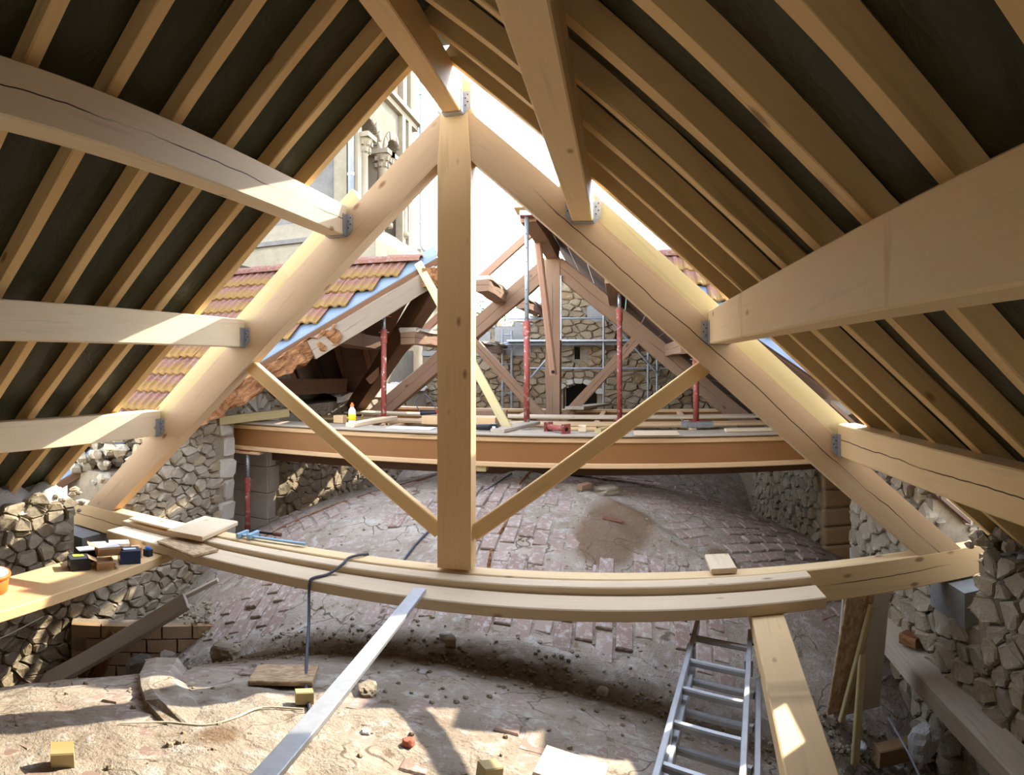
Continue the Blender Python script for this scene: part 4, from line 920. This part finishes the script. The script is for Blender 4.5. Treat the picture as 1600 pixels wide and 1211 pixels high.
MB().tube([(-0.42, 2.16, ZD + 0.035), (-0.36, 2.16, ZD + 0.035), (-0.28, 2.17, ZD + 0.035), (-0.22, 2.17, ZD + 0.035)], [0.02, 0.028, 0.03, 0.026], 12).build('body', 'black', t, smooth=True)
MB().box((-0.205, 2.15, ZD + 0.035), (0.07, 0.07, 0.07)).build('battery', 'black', t); MB().box((-0.205, 2.114, ZD + 0.035), (0.03, 0.002, 0.03)).build('badge', 'white', t)
t = thing('power_tool', 'dark red power tool on the board stack left of the king post', 'power tool', (-0.9, 3.0, ZD))
MB().tube([(-1.02, 2.98, ZD + 0.10), (-0.92, 2.98, ZD + 0.12), (-0.76, 2.97, ZD + 0.12), (-0.66, 2.97, ZD + 0.11)], [0.02, 0.055, 0.06, 0.045], 12).build('body', 'red', t, smooth=True)
MB().tube([(-1.20, 3.0, ZD + 0.08), (-1.02, 2.98, ZD + 0.095)], 0.025, 10).build('gearbox', 'black', t)
o = MB().tube(smooth_path([(-1.2, 3.0, ZD + 0.08), (-1.28, 3.05, ZD + 0.2), (-1.18, 3.1, ZD + 0.28), (-1.02, 3.0, ZD + 0.12)]), 0.006, 6).build('power_cord', 'cable', t)

# ------------------------------------------------------------------ transept roofs: tiled slopes cut by zinc valleys
GS = 0.776
def tz(y): return 1.05 + GS * (y - 2.97)
def tile_mesh():
    prof = [(-0.105, 0.0), (-0.085, 0.016), (-0.06, 0.018), (-0.04, 0.0), (-0.005, 0.0), (0.015, 0.016), (0.04, 0.018), (0.06, 0.0), (0.10, 0.0)]
    V = []; n = len(prof)
    for y, z0 in ((0.17, 0.0), (-0.19, 0.028)):
        for x, z in prof: V.append((x, y, z + z0 + 0.012))
        for x, z in prof: V.append((x, y, z + z0 - 0.006))
    F = []
    for i in range(n - 1):
        F += [(2 * n + i, 2 * n + i + 1, i + 1, i), (n + i, n + i + 1, 3 * n + i + 1, 3 * n + i), (2 * n + i, 3 * n + i, 3 * n + i + 1, 2 * n + i + 1), (i, i + 1, n + i + 1, n + i)]
    F += [(0, n, 3 * n, 2 * n), (n - 1, 3 * n - 1, 4 * n - 1, 2 * n - 1)][:0]
    me = bpy.data.meshes.new('roof_tile'); me.from_pydata(V, [], F); me.materials.append(M['tile']); return me
tme = tile_mesh()
def valley_y(x): return 2.97 + ((2.10 - 0.87 * abs(x)) - 1.05) / GS     # where the two roof planes meet
rt = random.Random(31); tilt = math.atan(GS)
def transept(s, xa, xb, label, lz):
    t = thing('tiled_roof', label, 'roof', (s * 2.4, 2.2, 0.3))
    V = []
    ys = [0.0, 3.05]
    yv0, yv1 = valley_y(xb), valley_y(xa)
    # boarding under the tiles
    P = [(xa, yv1), (xb, yv0), (xb, 3.08), (xa, 3.08)]
    V = [(s * x, y, tz(y) - 0.03) for x, y in P] + [(s * x, y, tz(y) - 0.07) for x, y in P]
    mesh('boarding', V, [(0, 1, 2, 3), (7, 6, 5, 4), (0, 4, 5, 1), (1, 5, 6, 2), (2, 6, 7, 3), (3, 7, 4, 0)], 'boards', t)
    # far slope
    V = [(s * xa, 3.08, tz(3.08) - 0.03), (s * xb, 3.08, tz(3.08) - 0.03), (s * xb, 5.3, tz(3.08) - 0.03 - GS * 2.22), (s * (xa + 1.9), 5.3, tz(3.08) - 0.03 - GS * 2.22)]
    V += [(a, b, c - 0.05) for a, b, c in V]
    mesh('far_boarding', V, [(0, 1, 2, 3), (7, 6, 5, 4), (0, 4, 5, 1), (1, 5, 6, 2), (2, 6, 7, 3), (3, 7, 4, 0)], 'boards', t)
    step = 0.285; row = 0; y = 2.92; cnt = 0
    while y > -1.0:
        x = xa - 0.1
        while x < xb:
            if valley_y(x) + 0.16 < y and x > xa - 0.02:
                m = Matrix.Translation((s * x, y, tz(y) + rt.uniform(-0.004, 0.006))) @ Matrix.Rotation(tilt, 4, 'X') @ Matrix.Rotation(rt.uniform(-0.03, 0.03), 4, 'Z')
                link('tile', tme, None, t, m); cnt += 1
            x += 0.205
        y -= step * cos(tilt); row += 1
    for i in range(int((xb - xa) / 0.36)):      # ridge tiles
        mb = MB(); x = xa + 0.05 + 0.36 * i; Vv = []; nn = 7
        for xx, rr_ in ((x, 0.095), (x + 0.38, 0.115)):
            for k in range(nn): a = pi * k / (nn - 1); Vv.append((s * xx, 3.06 + rr_ * cos(a), tz(3.05) - 0.01 + rr_ * 0.75 * sin(a)))
        mb.add(Vv, [(k, k + 1, nn + k + 1, nn + k) for k in range(nn - 1)]); o = mb.build('ridge_tile', 'tile', t)
        md = o.modifiers.new('thick', 'SOLIDIFY'); md.thickness = 0.014
    # zinc valley
    f0, f1 = xa - 0.10, xb
    V = []; F = []; n = 14
    for i in range(n + 1):
        x = f0 + (f1 - f0) * i / n; y = valley_y(x); zz = tz(y)
        nx, ny = 0.75, -0.66
        for q, dz in ((-0.05, -0.035), (0.0, -0.02), (0.02, 0.012), (0.22, 0.155)): V.append((s * (x + 0.35 * q), y + q * 1.0, zz + dz + 0.004))
    for i in range(n):
        for k in range(3): F.append((i * 4 + k, i * 4 + k + 1, (i + 1) * 4 + k + 1, (i + 1) * 4 + k))
    o = mesh('zinc_valley', V, F, 'zinc', t); md = o.modifiers.new('thick', 'SOLIDIFY'); md.thickness = 0.006
    o['label'] = 'blue grey zinc valley strip'
    return t
tl = transept(-1, 1.16, 4.6, 'mossy clay tiled roof with blue zinc edge left of the truss', 0)
tr = transept(1, 1.16, 4.2, 'mossy clay tiled roof glimpsed above the right principal rafter', 0)
# old timbers of the left transept roof
def vp(x, off): y = valley_y(x); return (-x, y, tz(y) + off)
t = thing('valley_rafter', 'rotten old valley rafter under the zinc strip on the left', 'rafter', vp(2.4, -0.3))
beam('sound_timber', vp(1.08, -0.20), vp(2.05, -0.20), 0.16, 0.20, 'old_pale', t, segs=5, jit=0.008)
beam('rotten_timber', vp(1.85, -0.185), vp(3.05, -0.20), 0.17, 0.17, 'rot', t, segs=26, jit=0.035, seed=5)
beam('fascia', vp(1.05, -0.065), vp(4.2, -0.065), 0.10, 0.07, 'old_dark', t)
o = beam('valley_rafter', (-1.05, 3.12, 0.86), (-2.95, 4.85, -0.86), 0.17, 0.24, 'old_dark', segs=6, jit=0.012); tag(o, 'dark old valley rafter on the far side of the left roof opening', 'rafter')
o = beam('old_beam', (-1.04, 2.86, 0.90), (-1.10, 3.25, 0.90), 0.20, 0.20, 'rot'); tag(o, 'short brown timber joining the two valley rafters at the top', 'beam')
o = beam('wall_plate', (-2.90, 2.6, -0.30), (-2.95, 4.6, -0.34), 0.22, 0.20, 'old_dark', segs=5, jit=0.012); tag(o, 'dark round timber lying low in the left roof opening', 'beam')
o = beam('old_purlin', (-2.0, 2.35, 0.27), (-2.05, 4.0, 0.22), 0.16, 0.16, 'old_dark', segs=5, jit=0.012); tag(o, 'dark old purlin high in the left roof opening', 'purlin')
for k in range(4):
    o = beam('old_rafter', (-2.1 - 0.42 * k, 3.05, 1.0), (-2.5 - 0.42 * k, 4.75, -0.28), 0.07, 0.07, 'old_dark', segs=3, jit=0.008); tag(o, 'brown rafter %s inside the dark left roof opening' % ('nearest the prop', 'second from the prop', 'third from the prop', 'deepest')[k], 'rafter', 'old rafters in the dark left roof')
o = beam('board', (-2.88, 1.62, -0.60), (-2.55, 2.45, -0.56), 0.05, 0.09, 'yellow'); tag(o, 'yellow timber lying on the wall over the left I joist end', 'timber')
o = beam('wood_block', (-3.0, 2.06, -0.965), (-2.65, 2.06, -0.965), 0.12, 0.03, 'lvl'); tag(o, 'pale bearing board below the left end of the I joist', 'board')
mb = MB(); mb.box((-4.6, 3.2, 0.0), (0.05, 4.0, 3.0)); struct(mb.build('wall_transept', 'dark'))  # near-black sheet; shade of the roof space put into its colour

# ------------------------------------------------------------------ scaffold in front of the gable wall
t = thing('scaffold', 'light tube scaffold standing against the gable wall', 'scaffold', (0, 8.2, -0.7))
for x, z1, y in ((-1.30, 0.62, 8.2), (-1.14, 0.60, 8.3), (0.62, 0.9, 8.2), (1.45, 0.6, 8.2), (1.62, 0.3, 8.2)): MB().tube([(x, y, -1.0), (x, y, z1)], 0.022, 8).build('standard', 'galv', t)
for a, b, z in ((-1.30, 2.4, 0.33), (-1.30, 2.4, 0.36), (-1.2, 2.2, 0.82), (-0.9, 2.2, -0.12)): MB().tube([(a, 8.22, z), (b, 8.22, z)], 0.018, 8).build('ledger', 'galv', t)
MB().tube([(0.75, 8.15, 0.78), (1.65, 8.15, -0.25)], 0.018, 8).build('brace', 'galv', t); MB().tube([(-0.75, 8.15, -0.3), (-0.15, 8.15, 0.4)], 0.018, 8).build('brace', 'galv', t)
beam('platform', (-1.2, 8.22, 0.40), (2.4, 8.22, 0.40), 0.25, 0.04, 'alu', t)
for k in range(5): MB().tube([(-1.30, 8.2, -0.6 + 0.28 * k), (-1.14, 8.3, -0.6 + 0.28 * k)], 0.014, 6).build('rung', 'galv', t)

# ------------------------------------------------------------------ bell tower behind the tiled roof
tw = thing('bell_tower', 'stone bell tower with arched openings behind the tiled roof', 'tower', (-5.5, 8.6, -2))
TX, TY0, TY1, TXW = -3.8, 7.0, 10.2, -7.4
MB().box(((TX + TXW) / 2 - 0.15, (TY0 + TY1) / 2, 0.2), (TX - TXW - 0.1, TY1 - TY0 - 0.1, 5.2)).build('shaft', 'towergrey', tw)
# east face with two arched openings
arcs = [(7.66, 0.47), (8.95, 0.47)]; zsp, z0t, z1t = 4.25, 2.75, 5.55
mb = MB(); n = 96
for i in range(n):
    ya, yb = TY0 + (TY1 - TY0) * i / n, TY0 + (TY1 - TY0) * (i + 1) / n; yc = (ya + yb) / 2; zo = None
    for c, r in arcs:
        if abs(yc - c) < r: zo = zsp + math.sqrt(r * r - (yc - c) ** 2)
    if zo is None: mb.box((TX - 0.2, yc, (z0t + z1t) / 2), (0.4, yb - ya + 0.001, z1t - z0t))
    else: mb.box((TX - 0.2, yc, (zo + z1t) / 2), (0.4, yb - ya + 0.001, z1t - zo))
mb.build('arcade_wall', 'tower', tw)
MB().box(((TX + TXW) / 2 - 0.2, TY0 + 0.2, 4.3), (TX - TXW - 0.4, 0.4, 3.4)).build('front_wall', 'towergrey', tw)
MB().box((TX - 0.9, (TY0 + TY1) / 2, 4.2), (0.1, TY1 - TY0 - 0.1, 3.2)).build('inner_wall', 'tower', tw)
for c, r in arcs:     # arch mouldings and shutters
    for k in range(9):
        a0, a1 = pi * k / 9 + 0.01, pi * (k + 1) / 9 - 0.01; P = [(c + q * cos(a), zsp + q * sin(a)) for q, a in ((r - 0.005, a0), (r + 0.17, a0), (r + 0.17, a1), (r - 0.005, a1))]
        V, F = stone_shape(P, sum(p[0] for p in P) / 4, sum(p[1] for p in P) / 4, lambda u, v, d: (TX + d, u, v), 0.003, 0.05, rnd); MB().add(V, F, 0.5).build('arch_stone', 'towerstone', tw)
    MB().box((TX - 0.34, c - 0.12, 3.55), (0.06, 0.45, 1.5)).build('shutter', 'shutter', tw)
for y, wd in ((7.08, 0.14), (8.305, 0.34), (9.55, 0.22)):
    MB().box((TX - 0.12, y, 3.45), (0.36, wd, 1.4)).build('pillar', 'towerstone', tw)
for y in (7.22, 8.18, 8.43, 9.42):
    MB().lathe((TX + 0.05, y, z0t), [(0.13, 0), (0.13, 0.08), (0.10, 0.12), (0.095, 1.10), (0.11, 1.13)], 14).build('column', 'towerstone', tw, smooth=True)
    cp = MB().lathe((TX + 0.05, y, z0t + 1.13), [(0.10, 0), (0.13, 0.06), (0.12, 0.12), (0.17, 0.22), (0.19, 0.27)], 14).build('capital', 'towerstone', tw)
    lf = MB()
    for k in range(8):
        a = 2 * pi * k / 8
        for zz, rr_ in ((0.06, 0.13), (0.18, 0.16)): lf.box((TX + 0.05 + rr_ * cos(a + zz * 2), y + rr_ * sin(a + zz * 2), z0t + 1.13 + zz), (0.05, 0.05, 0.08))
    lf.build('carved_leaves', 'towerstone', cp)
    MB().box((TX + 0.04, y, z0t + 1.44), (0.42, 0.42, 0.09)).build('abacus', 'towerstone', tw)
for zc, dz, ov in ((5.42, 0.12, 0.10), (5.54, 0.10, 0.18)):
    MB().box(((TX + TXW) / 2, (TY0 + TY1) / 2, zc), (TX - TXW + 2 * ov, TY1 - TY0 + 2 * ov, dz)).build('cornice', 'towerstone', tw)
MB().box(((TX + TXW) / 2 - 0.1, (TY0 + TY1) / 2, 6.9), (TX - TXW - 0.2, TY1 - TY0 - 0.2, 2.7)).build('upper_stage', 'tower', tw)
for y in (7.9, 9.0): MB().box((TX - 0.12, y, 6.75), (0.2, 0.5, 2.0)).build('louvre_opening', 'old_dark', tw)
for y in (7.15, 8.45, 9.6, 10.1): MB().box((TX - 0.03, y, 6.85), (0.12, 0.24, 2.5)).build('pilaster', 'towerstone', tw)
# corner stones, base course and sloping ledge
MB().box((TX + 0.0, TY0 + 0.02, 1.4), (0.16, 0.16, 8.2)).build('corner_pilaster', 'towerstone', tw)
MB().box((TX - 0.28, TY0 - 0.03, 3.8), (0.26, 0.08, 3.2)).build('corner_pilaster', 'tower', tw)
V = [(TX + 0.55, TY0 - 0.35, 2.15), (TX + 0.55, TY1 + 0.4, 2.15), (TX, TY1 + 0.1, 2.68), (TX, TY0 - 0.02, 2.68), (TXW, TY0 - 0.35, 2.15), (TXW, TY0 - 0.02, 2.68), (TX + 0.55, TY0 - 0.35, -3), (TX + 0.55, TY1 + 0.4, -3), (TXW, TY0 - 0.35, -3), (TX, TY1 + 0.1, -3)]
mesh('base_course', V, [(0, 1, 2, 3), (4, 0, 3, 5), (0, 6, 7, 1), (4, 8, 6, 0), (1, 7, 9, 2)], 'tower', tw)
MB().box(((TX + TXW) / 2, TY0 - 0.2, 2.26), (TX - TXW, 0.4, 0.08)).build('string_course', 'towergrey', tw)
for y in (9.35, 9.75): MB().box((TX + 0.02, y, 1.6), (0.16, 0.20, 7.6)).build('pilaster', 'towerstone', tw)
t = thing('drainpipe', 'grey zinc drainpipe down the far corner of the bell tower', 'drainpipe', (-3.6, 10.25, 2))
MB().tube([(-3.62, 10.28, 7.8), (-3.62, 10.28, 2.72), (-3.55, 10.3, 2.60), (-3.25, 10.3, 2.52), (-3.18, 10.3, 2.42), (-3.18, 10.3, 1.2)], 0.05, 10).build('pipe', 'bluepipe', t, smooth=True)
for z in (7.2, 6.2, 5.2, 4.2, 3.2): MB().lathe((-3.62, 10.28, z), [(0.06, 0), (0.06, 0.05)], 10).build('pipe_clip', 'galv', t)
t = thing('drainpipe', 'blue zinc drainpipe on the near corner of the bell tower', 'drainpipe', (-3.75, 6.85, 2.5))
MB().tube([(-3.83, 6.86, 2.9), (-3.83, 6.86, 7.5)], 0.055, 10).build('pipe', 'bluepipe', t, smooth=True)
for z in (3.4, 4.6, 5.8): MB().lathe((-3.83, 6.86, z), [(0.066, 0), (0.066, 0.05)], 10).build('pipe_clip', 'galv', t)

# far building beyond the nave wall
t = thing('building', 'grey stone building with pale corner stones seen past the old rafter', 'building', (-6, 13, -3))
MB().box((-6.6, 13.0, 0.0), (4.6, 2.0, 5.6)).build('wall', 'towergrey', t)
for i in range(14):
    MB().box((-4.30, 12.02, -2.6 + 0.38 * i), (0.18 + 0.12 * (i % 2), 0.2, 0.36)).build('corner_stone', 'towerstone', t); MB().box((-4.78, 11.99, -2.6 + 0.38 * i), (0.16, 0.1, 0.37)).build('pilaster_stone', 'towerstone', t)
MB().tube([(-4.55, 11.9, -2.6), (-4.55, 11.9, 2.8)], 0.06, 10).build('drainpipe', 'bluepipe', t)
beam('eaves', (-8.9, 11.85, 2.85), (-4.1, 11.85, 2.85), 0.3, 0.12, 'towerstone', t)

# wooded hill and trees far away
V = []; F = []; NXh, NYh = 90, 26
for j in range(NYh + 1):
    for i in range(NXh + 1):
        x = -90 + 180 * i / NXh; y = 45 + 60 * j / NYh; h = math.sin(min(1, j / 14) * pi / 2) * (10.5 + 2.5 * sin(x * 0.045) + 1.2 * sin(x * 0.17))
        V.append((x, y, -12 + 1.95 * h + 1.3 * noise.noise(Vector((x * 0.35, y * 0.35, 0))) + 0.8 * noise.noise(Vector((x * 0.9, y * 0.9, 3)))))
for j in range(NYh):
    for i in range(NXh): a = j * (NXh + 1) + i; F.append((a, a + 1, a + NXh + 2, a + NXh + 1))
struct(mesh('hill', V, F, 'hill', smooth=True), 'hazy wooded hill beyond the church', 'hill')
mb = MB(); rr = random.Random(77)
for k in range(1600):
    a, b = rr.uniform(0, 2 * pi), rr.gauss(0, 0.9); c = Vector((-4.3 + rr.gauss(0, 0.45), 19 + rr.gauss(0, 0.5), 0.9 + rr.gauss(0, 0.55)))
    d = Vector((rr.uniform(-1, 1), rr.uniform(-1, 1), rr.uniform(-1, 1))).normalized() * 0.08; e = d.cross(Vector((rr.uniform(-1, 1), rr.uniform(-1, 1), 1))).normalized() * 0.05
    mb.add([c - d, c + e, c + d, c - e], [(0, 1, 2, 3)])
t = thing('tree', 'green tree seen between king post and old rafter', 'tree', (-4.3, 19, -4)); o = mb.build('foliage', 'leaf', t); o['kind'] = 'stuff'
MB().tube([(-4.3, 19, -4), (-4.3, 19, 1.0)], [0.2, 0.08], 8).build('trunk', 'old', t)
mb = MB(); mb.add([(-95, -40, -12), (95, -40, -12), (95, 110, -12), (-95, 110, -12)], [(0, 1, 2, 3)]); struct(mb.build('ground', 'debris'))
